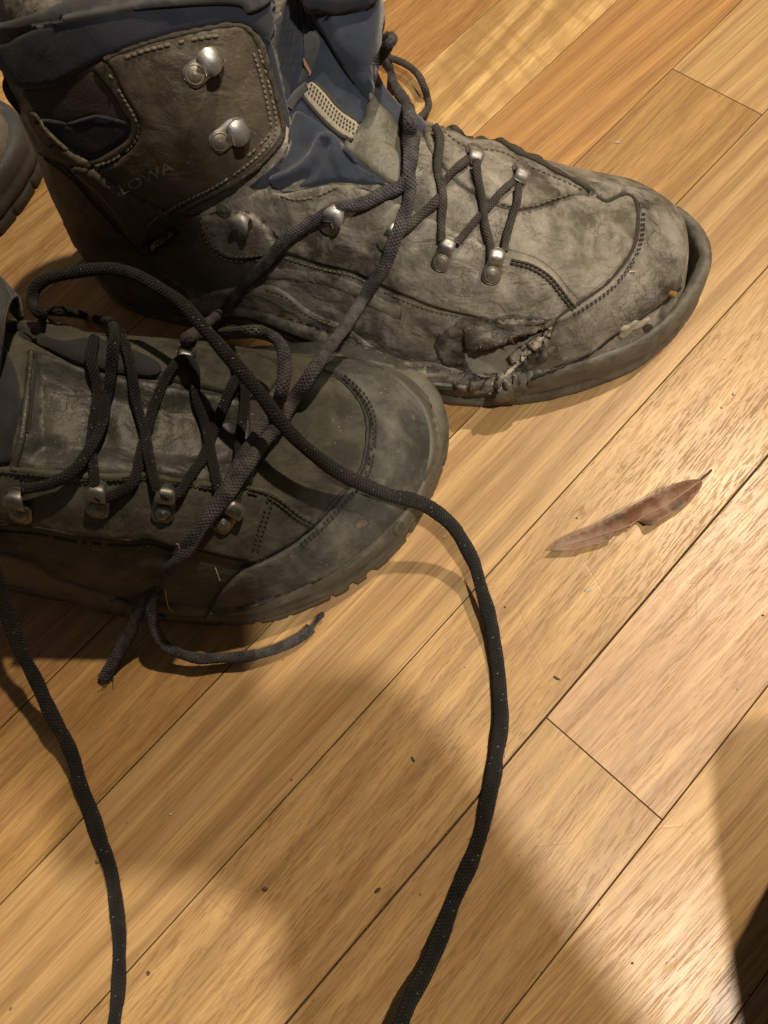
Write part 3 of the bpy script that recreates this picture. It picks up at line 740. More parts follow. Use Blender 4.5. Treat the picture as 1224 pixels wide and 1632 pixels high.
def lettering(text, p0, p1, hpx, surf, mat, parent, h=0.25, flip=False):
    """flat print laid on a surface along the pixel line p0-p1"""
    cu = bpy.data.curves.new('t', 'FONT'); cu.body = text; cu.resolution_u = 3; cu.offset = 0.012
    to = bpy.data.objects.new('t', cu); COL.objects.link(to)
    dg = bpy.context.evaluated_depsgraph_get(); dg.update()
    me = bpy.data.meshes.new_from_object(to.evaluated_get(dg)); bpy.data.objects.remove(to)
    co = np.array([tuple(v.co) for v in me.vertices]); lo, hi = co.min(0), co.max(0)
    p0, p1 = np.array(p0, float), np.array(p1, float); d = p1 - p0; nrm = np.array([d[1], -d[0]]) / np.linalg.norm(d)
    V = []
    for c in co:
        u = (c[0] - lo[0]) / (hi[0] - lo[0]); v = (c[1] - lo[1]) / (hi[1] - lo[1])
        q = p0 + d * u + nrm * hpx * v; l, n = surf.hit(*q); V.append(l + n * h * MM)
    Fc = [tuple(p.vertices) for p in me.polygons]; bpy.data.meshes.remove(me)
    return link('lettering', V, Fc, mat, parent)

# ------------------------------------------------------------------ boot one: leather panels
panel('heel_counter', S1, [(56, 215), (72, 247), (98, 265), (122, 286), (145, 314), (173, 345), (196, 373), (222, 402), (262, 440), (300, 470), (280, 505), (215, 492), (155, 440), (112, 380), (94, 330), (80, 275)], M['l1heel'], B1, 0.5, 5, 7, seed=1)
panel('quarter_panel', S1, [(62, 242, 1), (98, 263), (122, 284), (145, 312), (173, 343), (196, 371), (218, 396), (262, 436), (330, 466), (390, 462), (450, 405), (400, 340), (300, 340), (200, 300), (110, 235)], M['l1heel'], B1, 1.3, 5, 6.5, seed=2)
panel('side_rand', S1, [(300, 478, 1), (350, 462), (420, 453), (455, 465), (485, 489), (515, 505), (545, 517), (575, 537), (600, 556), (640, 575), (690, 577), (735, 590), (775, 604, 1), (740, 612), (665, 606), (612, 588), (560, 567), (510, 548), (462, 530), (400, 507), (330, 500)], M['l1'], B1, 1.5, 5, 6, seed=3)
panel('eyestay', S1, [(318, 338, 1), (328, 375), (345, 400), (370, 411), (400, 411), (455, 402), (510, 418), (560, 430), (590, 443), (650, 470), (700, 489), (770, 506), (812, 514), (845, 510), (890, 510), (925, 493, 1), (905, 465), (880, 435), (850, 415), (812, 404, 1), (760, 384), (722, 367), (698, 351), (672, 343), (640, 325), (600, 308), (540, 293), (495, 299), (455, 307), (432, 300), (400, 306), (360, 320)], M['l1'], B1, 2.0, 6, 5.5, seed=4, rough=.5)
panel('far_eyestay', S1, [(672, 196), (700, 196), (740, 224), (772, 228), (800, 234), (830, 253), (862, 265), (900, 281), (938, 301), (949, 312, 1), (910, 313), (878, 324), (850, 333), (825, 337), (795, 331), (770, 319), (745, 305), (722, 288), (697, 258), (680, 232)], M['l1'], B1, 2.6, 6, 5.5, seed=5)
tc1 = panel('toe_cap', S1, [(935, 293), (950, 310), (966, 320), (985, 311), (1001, 307), (1013, 318), (1018, 342), (1016, 372), (1008, 400), (990, 427), (965, 455), (935, 476), (905, 495), (882, 512, 1), (874, 535), (858, 565), (838, 606, 1), (880, 588), (920, 572), (943, 562), (962, 545), (985, 528), (1012, 512), (1042, 492), (1063, 473), (1077, 456), (1086, 438), (1092, 408), (1088, 380), (1078, 355), (1062, 333), (1040, 306), (1000, 297), (960, 292)], M['l1cap'], B1, 1.5, 6, 5.5, seed=6, rough=.5)
panel('vamp', S1, [(800, 396, 1), (815, 345), (850, 336), (880, 327), (912, 316), (948, 315), (966, 323), (985, 315), (1000, 311), (1010, 320), (1014, 342), (1012, 371), (1004, 398), (986, 424), (961, 452), (931, 473), (921, 478, 1), (903, 458), (880, 431), (850, 411)], M['l1smooth'], B1, 0.35, 6, 7, seed=7, rough=.35)
seam('toe_seam', S1, [(950, 313), (966, 322), (985, 313), (1001, 309), (1013, 320), (1017, 342), (1015, 372), (1007, 400), (989, 427), (964, 455), (934, 476), (904, 495), (884, 511)], M['edge'], B1, 0.9, 0.5, 0.2, .5)
# crumpled, grimy leather round the tear and along the front rand
panel('crumpled_leather', S1, [(690, 545, 1), (716, 520), (744, 505), (790, 500), (838, 498), (880, 506, 1), (862, 520), (820, 532), (775, 545), (748, 560), (735, 585), (705, 580)], M['l1stain'], B1, 0.7, 5, 4.5, seed=60, rough=1.6, jag=2.2)
panel('crumpled_leather', S1, [(742, 590, 1), (768, 600), (790, 606), (812, 590), (838, 604), (822, 622), (790, 628), (752, 622), (728, 612)], M['l1stain'], B1, 1.2, 5, 4.5, seed=61, rough=1.6, jag=2.2)
panel('crumpled_leather', S1, [(884, 510, 1), (905, 520), (930, 545), (945, 560), (915, 574), (880, 588), (846, 600), (862, 565), (876, 535)], M['l1stain'], B1, 0.35, 6, 5, seed=62, rough=1.0, jag=1.5)
panel('crumpled_leather', S1, [(1040, 470, 1), (1060, 455), (1082, 440), (1088, 452), (1066, 474), (1042, 490), (1012, 510), (1000, 505)], M['l1stain'], B1, 0.5, 5, 4.5, seed=63, rough=1.2, jag=1.8)
seam('rand_gap', S1, [(838, 607), (880, 590), (920, 574), (945, 561), (962, 547), (985, 530), (1012, 513), (1042, 493), (1065, 477), (1084, 458)], M['tag'], B1, 1.0, 0.6, 0.2, 1.0)
seam('leather_fold', S1, [(425, 436), (470, 440), (520, 446), (560, 460), (600, 484), (640, 500)], M['l1'], B1, 4.0, 0.9, -.35, .2)
# torn side: overhanging flap, exposed lining, lower flap
panel('exposed_lining', S1, [(742, 560), (780, 557), (820, 544), (860, 528), (876, 520), (866, 540), (843, 562), (813, 589), (790, 606), (765, 600), (748, 588)], M['liner2'], B1, 0.6, 4, 5, seed=8, rough=.8)
panel('torn_flap', S1, [(738, 520, 1), (765, 512), (800, 510), (840, 508), (882, 508, 1), (878, 515), (850, 524), (820, 535), (785, 546), (746, 552, 1), (741, 540)], M['l1stain'], B1, 0.6, 4, 4.5, seed=9, rough=1.4, lift=lambda x, y: max(-0.3, min(3.6, (y - 517 + (x - 740) * .20) * .10)), sink=0.2, jag=2.4)
panel('hanging_flap', S1, [(879, 519, 1), (877, 545), (860, 580), (842, 606), (826, 634, 1), (806, 632), (782, 628, 1), (800, 604), (828, 577), (857, 548)], M['l1stain'], B1, 1.8, 5, 4.5, seed=10, rough=1.2, lift=lambda x, y: 2.4, sink=1.5, jag=1.8)
fb = []
for _ in range(70):
    u = random.random(); q = np.array([781, 626]) * (1 - u) + np.array([877, 522]) * u + np.random.default_rng(_).uniform(-4, 4, 2)
    if _ % 3 == 0: q = np.array([750, 556]) * (1 - u) + np.array([872, 520]) * u
    l, n = S1.hit(*q); dd = Vector((random.uniform(-1, 1), random.uniform(-1, 1), random.uniform(-.2, .6)))
    hv, hf, _u = tube([tuple(l), tuple(l + n * MM * .8 + dd * MM * .8), tuple(l + n * MM * 1.0 + dd * MM * random.uniform(1, 2.6))], .09 * MM, .09 * MM, 4, None, None, False); fb.append((hv, hf))
V, Fc = merge(fb); marks(link('frayed_fibres', V, Fc, M['liner'], B1), kind='stuff')
seam('raw_edge', S1, [(781, 626), (800, 604), (828, 577), (857, 548), (877, 522)], M['liner'], B1, 1.0, 0.8, 0.1, 1.0)
panel('lining_tuft', S1, [(814, 566), (838, 549), (866, 534), (862, 551), (845, 565), (822, 584)], M['liner'], B1, 2.4, 5, 4, seed=11, rough=1.0, jag=2)
panel('lining_tuft', S1, [(984, 538), (990, 523), (1004, 514), (1020, 508), (1034, 502), (1036, 510), (1022, 520), (1008, 527), (996, 536)], M['liner'], B1, 1.5, 4, 4, seed=13, rough=1.0, jag=1.6)
panel('glue_patch', S1, [(1023, 522), (1035, 515), (1041, 522), (1030, 532)], M['edge'], B1, 0.3, 3, 4, seed=14)
l, n = S1.hit(1068, 468); V, Fc = place(frame(S1, (1068, 468), (1080, 450), 0.5), lathe([(1.4, -1), (1.4, 2.2), (1.1, 2.6), (.4, 2.4), (.01, 2.3)], 14))
link('nail', V, Fc, plain('rusty_nail', (0.30, 0.17, 0.07), .6, .4, 900, .6), B1)
# broken midsole strips beside the tear
panel('sole_strip', S1, [(664, 606, 1), (700, 609), (722, 611, 1), (720, 619), (690, 617), (672, 614, 1)], M['rubber1'], B1, 1.6, 3, 4, seed=15)
panel('sole_strip', S1, [(724, 611, 1), (745, 614, 1), (742, 622), (722, 620, 1)], M['rubber1'], B1, 1.8, 3, 4, seed=16)
panel('sole_strip', S1, [(752, 606, 1), (780, 600), (806, 596), (800, 612), (778, 622), (745, 628, 1)], M['l1cap'], B1, 2.0, 4, 4, seed=17, jag=1.5)
# cuff
seam('rag_trim', S1, [(684, 178), (705, 192), (725, 208), (750, 219), (790, 224), (815, 238), (832, 248), (862, 259)], M['rag'], B1, 1.9, 1.6, 0.6, .45)
seam('rag_trim', S1, [(824, 242), (838, 247), (850, 256), (866, 262), (880, 271), (910, 286), (940, 303)], M['rag'], B1, 1.2, 1.1, 0.5, .5)
panel('collar', S1, [(-70, 60), (0, 108), (18, 132), (40, 142), (70, 140), (100, 133), (140, 108), (165, 95), (235, 68), (300, 50), (375, 38), (408, 52), (425, 70), (440, 20), (420, -30), (330, -12), (240, 5), (130, 28), (60, 45), (0, 66)], M['bluedark'], B1, 2.4, 9, 6.5, seed=20)
panel('collar_lip', S1, [(-80, 40), (0, 58), (60, 47), (130, 34), (240, 14), (370, 8), (395, 22), (430, 0), (410, -40), (300, -40), (140, -6), (100, 6), (60, 20), (0, 36), (-60, 30)], M['fuzz'], B1, 2.6, 9, 6.5, seed=22, rough=.7)
panel('brown_lining', S1, [(36, 144), (60, 142), (100, 134), (140, 110), (158, 122), (182, 152), (208, 192), (212, 200), (150, 188), (110, 197), (70, 192), (50, 168)], M['brownfab'], B1, 1.2, 4, 6, seed=23)
panel('navy_lining', S1, [(66, 192), (110, 197), (150, 186), (196, 196), (209, 203), (195, 226), (150, 249), (124, 246), (95, 226)], M['bluedark'], B1, 1.7, 4, 5.5, seed=24)
seam('lining_piping', S1, [(70, 193), (110, 198), (135, 192), (155, 187), (180, 192), (205, 197)], M['bluemesh'], B1, 0.9, 0.8, 0.2)
panel('cuff_rim', S1, [(44, 178, 1), (56, 176), (80, 206), (104, 232), (124, 247), (150, 251), (192, 229), (207, 213), (205, 193), (182, 150), (160, 122), (148, 108, 1), (166, 96), (180, 106), (200, 150), (222, 186), (222, 216), (205, 238), (180, 256), (150, 268), (120, 264), (84, 244), (58, 208)], M['l1dark'], B1, 2.2, 5, 4.5, seed=25)
panel('shaft_flap', S1, [(160, 97, 1), (235, 69), (300, 51), (370, 39), (402, 50), (424, 95), (441, 150), (454, 200), (447, 230), (402, 276), (345, 309), (295, 335), (255, 358), (234, 376, 1), (225, 395), (205, 372), (170, 320), (110, 262, 1), (150, 268), (182, 255), (207, 237), (223, 214), (222, 186), (200, 150), (182, 112)], M['l1dark'], B1, 3.0, 6, 5.5, seed=26, rough=.5, sink=1.0)
seam('flap_edge', S1, [(168, 95), (235, 70), (300, 53), (370, 41), (401, 52), (422, 96), (439, 150), (451, 200), (445, 228), (401, 273), (344, 306), (294, 332), (256, 355), (238, 374)], M['rag'], B1, 1.0, 0.7, 0.3, .7)
stitches('stitching', S1, [(412, 80), (424, 120), (436, 170), (440, 200), (434, 225), (400, 258), (345, 295), (290, 322), (250, 346), (232, 362)], M['thread1'], B1)
stitches('stitching', S1, [(404, 86), (416, 124), (427, 172), (431, 200), (426, 218), (393, 250)], M['thread1'], B1)
stitches('stitching', S1, [(200, 92), (235, 80), (300, 64), (350, 56)], M['thread1'], B1, 11, 7, .7)
stitches('stitching', S1, [(176, 120), (196, 155), (216, 190), (220, 212), (205, 236), (180, 254), (150, 266)], M['thread1'], B1, 9, 6, .6)
stitches('stitching', S1, [(72, 252), (98, 271), (122, 292), (145, 320), (173, 351), (196, 379)], M['thread2'], B1, 8, 5, .45)
seam('fold_line', S1, [(62, 244), (98, 264), (122, 285), (145, 313), (173, 344), (196, 372), (218, 397), (262, 437)], M['edge'], B1, 0.6, 0.4, 0.0, .5)
# pull loop at the back of the heel
V, Fc, uv = tube(np.array([tuple(W(*p)) for p in crom([(18, 126, 126), (14, 142, 124), (20, 160, 122), (30, 174, 118), (42, 174, 117), (46, 166, 119)], 6)]), 3.0 * MM, 1.0 * MM, 8, np.array([1, .4, 0.6]))
link('pull_loop', V, Fc, M['fuzz'], B1, uvs=uv)
for pts in ([(328, 350), (335, 378), (352, 400), (375, 408), (405, 407), (430, 403)], ):
    stitches('stitching', S1, pts, M['thread1'], B1, 8, 5, .5)
    stitches('stitching', S1, pts, M['thread1'], B1, 8, 5, .5, off=7)
stitches('stitching', S1, [(448, 312), (470, 318), (500, 314), (525, 304), (540, 297)], M['thread1'], B1, 9, 6, .5)
stitches('stitching', S1, [(455, 410), (510, 427), (560, 438), (590, 452), (650, 480), (700, 497), (735, 503)], M['thread1'], B1, 8, 4.5, .45)
stitches('stitching', S1, [(425, 460), (455, 472), (485, 497), (515, 512), (545, 524), (575, 545), (600, 563), (640, 582), (690, 583)], M['thread1'], B1, 8, 4.5, .45)
for of in (4, 10):
    stitches('stitching', S1, [(816, 410), (850, 419), (880, 439), (904, 468), (922, 490)], M['edge'], B1, 7.5, 5.2, .6, off=of)
    stitches('stitching', S1, [(1019, 340), (1017, 372), (1009, 402), (992, 430), (967, 458), (937, 480), (907, 499)], M['edge'], B1, 8, 4, .35, .2, -3 - of * .5)
stitches('stitching', S1, [(700, 205), (740, 233), (800, 243), (835, 262), (900, 290), (930, 304)], M['thread1'], B1, 9, 5, .4)
stitches('stitching', S1, [(800, 324), (825, 330), (850, 327), (880, 317), (915, 307)], M['thread1'], B1, 9, 5, .4)

# tongue and gusset
tong = patch('tongue', [[(418, 318, 88), (500, 312, 92), (580, 306, 93), (650, 305, 91), (700, 255, 86)],
  [(426, 250, 96), (500, 240, 100), (570, 228, 101), (630, 218, 99), (676, 192, 92)],
  [(418, 170, 103), (480, 160, 108), (540, 150, 111), (590, 140, 109), (636, 165, 98)],
  [(412, 90, 108), (470, 80, 116), (525, 75, 121), (575, 80, 119), (602, 112, 108)],
  [(405, 10, 113), (465, 0, 124), (520, -5, 131), (572, 0, 128), (596, 36, 116)],
  [(400, -60, 120), (465, -70, 132), (520, -75, 140), (575, -70, 136), (600, -30, 124)]], M['blue'], B1, 2.0, 8, 1.0)
T1 = Surf(); T1.add(tong)
for t_ in S1.t: T1.t.append(t_)
TO = Surf(); TO.add(tong)
def cloth(name, pts, mat, t, rim, step, seed, rough, lift=None):
    return T1.add(panel(name, TO, pts, mat, B1, t, rim, step, rough, lift, True, seed))
def near(x, y, path):
    p = np.array([x, y]); P = np.array(path, float); d = 1e9
    for a, b in zip(P[:-1], P[1:]):
        ab = b - a; u = np.clip(((p - a) @ ab) / (ab @ ab), 0, 1); d = min(d, np.linalg.norm(p - a - u * ab))
    return d
F1 = [(444, 294), (470, 284), (494, 270), (508, 250), (518, 225)]; F1b = [(x + 5, y + 9) for x, y in F1]; F2 = [(530, 220), (536, 250), (548, 285)]; F3 = [(580, 288), (594, 274)]
def gfold(x, y): return 3.4 * math.exp(-(near(x, y, F1) / 11) ** 2) - 2.6 * math.exp(-(near(x, y, F1b) / 7) ** 2) + 1.8 * math.exp(-(near(x, y, F2) / 9) ** 2) + 1.2 * math.exp(-(near(x, y, F3) / 6) ** 2)
cloth('tongue_mesh', [(418, 40), (440, 20), (465, -10), (480, -5), (484, 40), (486, 80), (474, 118), (465, 150), (452, 192), (446, 160), (432, 110)], M['bluemesh'], 1.6, 6, 6, 30, 0.4)
cloth('tongue_trim', [(482, -10), (487, 40), (506, 55), (510, 70), (504, 95), (494, 118), (474, 140), (484, 110), (486, 80), (480, 40), (476, -10)], M['fuzz'], 1.2, 4, 5, 31, 0.4)
cloth('tongue_pad', [(478, -50), (500, 28), (518, 60), (536, 92), (556, 124), (585, 160), (594, 150), (590, 110), (601, 60), (600, 0), (600, -60)], M['blue'], 6.5, 22, 6, 32, 1.2)
cloth('tongue_pad', [(478, -60), (490, 10), (520, 24), (560, 22), (592, 8), (602, -60)], M['bluedark'], 6.0, 16, 6, 33, 1.0)
cloth('tongue_leather', [(590, 148), (606, 170), (626, 190), (640, 220), (650, 262), (640, 300), (610, 292), (580, 268), (548, 240), (556, 214), (575, 196), (584, 170)], M['l1tong'], 2.6, 9, 5.5, 34, 1.0)
cloth('gusset', [(428, 286, 1), (446, 240), (462, 205), (474, 178), (500, 190), (530, 212), (552, 234), (580, 262), (622, 296, 1), (580, 296), (530, 292), (480, 300), (445, 305)], M['blue'], 2.2, 8, 4.5, 35, .5, gfold)
seam('tongue_strap', T1, [(462, 172), (470, 158), (482, 146), (492, 138)], M['fuzz'], B1, 2.2, .8, .6)
panel('cuff_lining_and_shade', S1, [(462, 196), (455, 236), (438, 262), (412, 284), (396, 300), (424, 300), (440, 282), (456, 244), (470, 205)], M['bluedark'], B1, 0.5, 4, 5, seed=41)  # dark strip painted in for the shade between flap and gusset
panel('cuff_lining_and_shade', S1, [(420, 60), (432, 66), (446, 120), (462, 190), (458, 205), (446, 160), (432, 110)], M['bluedark'], B1, 0.5, 4, 5, seed=42)  # same painted gap shade, carried up the flap's front edge
# woven label
wb = panel('woven_label', T1, [(483, 152, 1), (494, 132), (504, 134), (520, 150), (540, 174), (574, 198, 1), (562, 224, 1), (540, 212), (512, 186)], M['web'], B1, 1.0, 3, 4, seed=36)
dots = []
e0 = np.array([[487, 145], [500, 158], [518, 178], [540, 200], [562, 214.0]]); e0 = resample(crom(e0, 8), 6.4)
for i, p in enumerate(e0):
    tdir = e0[min(i + 1, len(e0) - 1)] - e0[max(i - 1, 0)]; tdir /= np.linalg.norm(tdir); nd = np.array([tdir[1], -tdir[0]])
    for k in range(3):
        q = p + nd * (2 + k * 6.2) + (tdir * 3.2 if k % 2 else 0)
        l, n = T1.hit(*q); a = Vector((W(q[0] + tdir[0], q[1] + tdir[1], l.z * 1000) - W(q[0], q[1], l.z * 1000))).normalized(); b = n.cross(a)
        c0 = l + n * 0.25 * MM; r = .62 * MM
        dots.append(([c0 + a * r, c0 + b * r, c0 - a * r, c0 - b * r, c0 + n * .3 * MM], [(0, 1, 4), (1, 2, 4), (2, 3, 4), (3, 0, 4)]))
V, Fc = merge(dots); sub(marks(link('label_weave', V, Fc, M['webdark'], None), kind='stuff'), wb)
seam('label_edge', T1, [(483, 153), (512, 187), (540, 213), (562, 225)], M['webdark'], B1, 1.0, .6, .2)
seam('label_edge', T1, [(504, 133), (521, 149), (541, 173), (575, 197)], M['webdark'], B1, .7, .5, .2)

# tag and embossing
tg = panel('brand_tag', S1, [(233, 392, 1), (238, 384), (262, 372), (272, 360), (281, 366), (284, 374), (262, 391), (243, 406), (236, 404)], M['tag'], B1, 1.8, 3, 3.5, seed=40, rough=0)
sub(lettering('GORE-TEX', (249, 394), (277, 374), 8.5, S1, M['gold'], None, .3), tg)
lz = []
for q in ([(240, 392), (246, 387), (248, 393), (242, 400)],):
    V = []
    for p in q:
        l, n = S1.hit(*p); V.append(l + n * .3 * MM)
    sub(link('emblem', V, [(0, 1, 2, 3)], M['gold'], None, False), tg)
lettering('LOWA', (196, 310), (279, 270), 17, S1, M['scuff'], B1, .6)

# hooks
hardware(S1, (311, 118), (342, 90), B1, 'nose', M['steel'], M['brass'], 1.08)
hardware(S1, (350, 224), (381, 200), B1, 'nose', M['steel'], M['brass'], 1.08)
hardware(S1, (383, 366), (400, 330), B1, 'nose', M['steel'], M['brass'], 1.0)
V, Fc = place(frame(S1, (358, 334), (380, 340), 0.2) @ Matrix.Scale(.85, 4), lathe([(3.9, 0), (3.9, .9), (3.4, 1.4), (3.0, 1.3), (1.4, 1.7), (.01, 1.8)])); link('rivet', V, Fc, M['brass'], B1)
hardware(S1, (525, 358), (545, 326), B1, 'nose', M['steel'], M['brass'], 1.0)
hardware(S1, (617, 387), (640, 350), B1, 'loop', M['steel'], M['brass'], 0.92)
hardware(S1, (704, 416), (720, 376), B1, 'loop', M['steel'], M['brass'], 0.95)
hardware(S1, (784, 436), (792, 396), B1, 'loop', M['steel'], M['brass'], 1.0)
hardware(S1, (756, 242), (750, 285), B1, 'loop', M['steel'], M['brass'], 0.95)
hardware(S1, (829, 272), (818, 312), B1, 'loop', M['steel'], M['brass'], 0.95)
hardware(S1, (698, 196), (684, 232), B1, 'loop', M['steel'], M['brass'], 0.9)
# ------------------------------------------------------------------ boot two: panels
dent(b2.data, [(40, 548), (80, 566), (140, 594), (230, 612), (300, 628), (385, 645), (400, 700), (395, 765), (300, 752), (230, 742), (170, 744), (80, 738), (40, 730), (36, 640)], 5.0, 26)
S2.t.clear(); S2.add(b2); S2.add(so2)
panel('tongue', S2, [(48, 556, 1), (80, 566), (140, 590), (230, 606), (300, 622), (386, 640), (400, 700), (398, 775), (300, 770), (230, 762), (170, 762), (80, 756), (18, 748, 1), (28, 700), (40, 640)], M['tong2'], B2, 1.4, 7, 6, seed=50, rough=1.6)
seam('tongue_edge', S2, [(50, 560), (46, 600), (42, 640), (34, 700), (22, 745)], M['tong2'], B2, 1.4, 1.0, .2)
seam('tongue_edge', S2, [(58, 564), (54, 600), (50, 640), (44, 690)], M['thread2'], B2, .5, .5, .2)
panel('far_eyestay', S2, [(-30, 500), (30, 508), (60, 498), (120, 528), (160, 540), (230, 548), (300, 548), (360, 553), (420, 572), (445, 600), (420, 640, 1), (380, 634), (300, 616), (230, 601), (140, 585), (80, 558), (25, 528), (-30, 525)], M['l2'], B2, 2.6, 6, 6, seed=51)
panel('cuff_lining_and_shade', S2, [(20, 512), (60, 530), (100, 545), (150, 540), (230, 566), (260, 590), (230, 600), (140, 584), (80, 557), (30, 536)], M['black'], B2, 1.5, 5, 6, seed=52, rough=.8)
panel('eyestay', S2, [(-70, 736), (0, 741), (80, 748), (170, 754), (230, 752), (300, 763), (395, 773, 1), (430, 780), (455, 795), (480, 815), (510, 828, 1), (470, 860), (440, 877), (410, 892), (380, 889), (345, 881), (310, 872), (280, 870), (240, 857), (210, 859), (150, 854), (110, 849), (60, 839), (0, 834), (-70, 828)], M['l2'], B2, 2.2, 6, 6, seed=53)
panel('toe_cap', S2, [(512, 586, 1), (545, 605), (570, 630), (585, 660), (588, 690), (583, 730), (575, 755), (558, 776), (535, 801), (512, 827), (470, 863), (430, 886), (400, 898), (370, 921), (345, 951), (324, 986, 1), (380, 973), (447, 952), (515, 918), (573, 876), (621, 833), (656, 788), (679, 741), (688, 698), (676, 656), (649, 624), (609, 596), (560, 578)], M['l2cap'], B2, 2.4, 4, 6, seed=54)
panel('side_rand', S2, [(-70, 868), (0, 879), (35, 886), (62, 902), (85, 918), (120, 929), (160, 941), (215, 962), (270, 985, 1), (200, 984), (130, 962), (70, 940), (0, 926), (-70, 912)], M['rubber2'], B2, 1.6, 5, 6, seed=55)
panel('toe_rand', S2, [(604, 583), (645, 600), (682, 636), (702, 690), (698, 742), (676, 800), (640, 850), (626, 842), (660, 794), (680, 745), (684, 692), (668, 646), (634, 612)], M['rubber2'], B2, 1.4, 4, 5, seed=56)
seam('toe_seam', S2, [(514, 589), (545, 606), (569, 631), (584, 661), (587, 690), (582, 730), (574, 755), (557, 776), (534, 801), (511, 827), (469, 863), (429, 886), (399, 898), (369, 921), (344, 951)], M['tag'], B2, 1.2, .5, .0, .4)
seam('side_seam', S2, [(0, 836), (60, 841), (110, 851), (150, 857), (210, 861), (240, 860), (280, 873), (310, 875), (345, 884), (380, 892), (412, 893)], M['edge'], B2, .8, .6, -.2, .5)
for of in (4, 10):
    stitches('stitching', S2, [(398, 776), (430, 784), (455, 799), (480, 819), (505, 832)], M['thread2'], B2, 8, 5.5, .6, .5, of)
    stitches('stitching', S2, [(546, 603), (574, 630), (590, 660), (593, 690), (588, 730), (580, 757), (563, 779), (540, 804), (517, 830), (475, 867)], M['thread2'], B2, 8, 4, .45, .4, -of * .6)
stitches('stitching', S2, [(0, 846), (60, 851), (110, 861), (150, 866), (210, 870), (245, 869), (280, 882)], M['thread2'], B2, 8, 5, .45)
stitches('stitching', S2, [(436, 790), (428, 820), (418, 850), (410, 880)], M['thread2'], B2, 8, 5, .5)
stitches('stitching', S2, [(428, 789), (420, 820), (410, 850), (403, 878)], M['thread2'], B2, 8, 5, .5)
stitches('stitching', S2, [(0, 752), (80, 759), (150, 766), (230, 764), (300, 774), (380, 784)], M['thread2'], B2, 8, 5, .5)
panel('cuff', S2, [(-90, 560), (-20, 545), (12, 560), (30, 600), (34, 650), (22, 700), (8, 742), (-90, 735)], M['black'], B2, 3.5, 14, 6.5, seed=57, rough=1.5)
patch('collar', [[(-120, 470, 92), (-60, 455, 100), (0, 470, 104), (40, 510, 100)], [(-120, 440, 110), (-60, 425, 118), (-10, 432, 120), (28, 470, 112)], [(-120, 470, 128), (-60, 465, 134), (-20, 475, 132), (10, 520, 120)], [(-120, 560, 132), (-60, 560, 132), (-25, 560, 126), (0, 590, 114)]], M['black'], B2, 2.5, 7, 1.2)
for c, d, k in (((34, 816), (34, 760), 1.05), ((157, 808), (163, 756), 1.0), ((260, 815), (268, 762), 1.0), ((354, 832), (382, 790), 1.0)):
    hardware(S2, c, d, B2, 'dome', M['steel2'], M['steel2'], k)
for c, d, k in (((62, 500), (82, 516), .8), ((188, 536), (184, 566), .85), ((298, 562), (290, 596), .9), ((386, 596), (378, 626), .9)):
    hardware(S2, c, d, B2, 'loop', M['steel2'], M['steel2'], k)

# ------------------------------------------------------------------ laces
SA = Surf(); SA.t = [S1.t[0]] + S1.t[1:] + [T1.t[0]] + S2.t + T1.t[len(S1.t):]
L1, L1B, L2M = M['lace1'], M['lace1b'], M['lace2']
# criss-cross of the old boot
lace('lace', [(822, 302, 3), (822, 322, 2.6), (814, 348, 2.4), (806, 380, 2.6), (800, 404, 3)], SA, L1, B1, 1.55, 1.25)
lace('lace', [(752, 268, 3.5), (758, 290, 3), (764, 320, 2.6), (769, 360, 2.6), (775, 392, 3), (780, 408, 3.2)], SA, L1, B1, 1.55, 1.25)
lace('lace', [(742, 262, 3), (728, 275, 3), (714, 288, 2.6), (706, 300, 2)], SA, L1, B1, 1.55, 1.2)
lace('lace', [(692, 214, 3), (699, 232, 3), (706, 265, 2.6), (707, 310, 2.6), (706, 350, 2.6), (707, 380, 3)], SA, L1, B1, 1.65, 1.3)
lace('lace', [(727, 386, 2.2), (742, 370, 2), (760, 350, 1.6), (778, 332, 1.6), (796, 308, 2.4), (812, 296, 3)], SA, L1, B1, 1.55, 1.2)
lace('lace', [(640, 366, 3), (654, 356, 2.8), (672, 340, 2.4), (688, 326, 2), (702, 312, 1.6)], SA, L1, B1, 1.95, 1.5)
# bow loop at the top and the long end that runs across the other boot to the floor
lace('lace', [(586, 96, 5), (590, 84, 7), (600, 76, 8), (612, 84, 8), (620, 108, 7), (628, 145, 6), (640, 190, 5), (650, 235, 5), (653, 280, 4.5), (646, 330, 5), (636, 372, 5), (618, 415, 4.5), (596, 448, 4.5), (576, 480, 58), (550, 520, 66), (518, 562, 74), (490, 602, 76), (462, 648, 4.5), (436, 690, 5), (402, 732, 6), (366, 778, 5), (328, 826, 4.5), (288, 880, 4.5), (252, 930, 44), (222, 975, 30), (196, 1030, 12), (170, 1082, 2.5)], SA, L1B, B1, 2.7, 2.1, 6, lambda u: np.clip(.68 + .32 * u / .45, .68, 1.0))
lace('lace', [(610, 104, 6), (632, 112, 7), (656, 126, 8), (676, 154, 8), (684, 184, 6), (674, 210, 5.5), (660, 232, 5), (653, 262, 3)], SA, L1, B1, 1.8, 1.5)
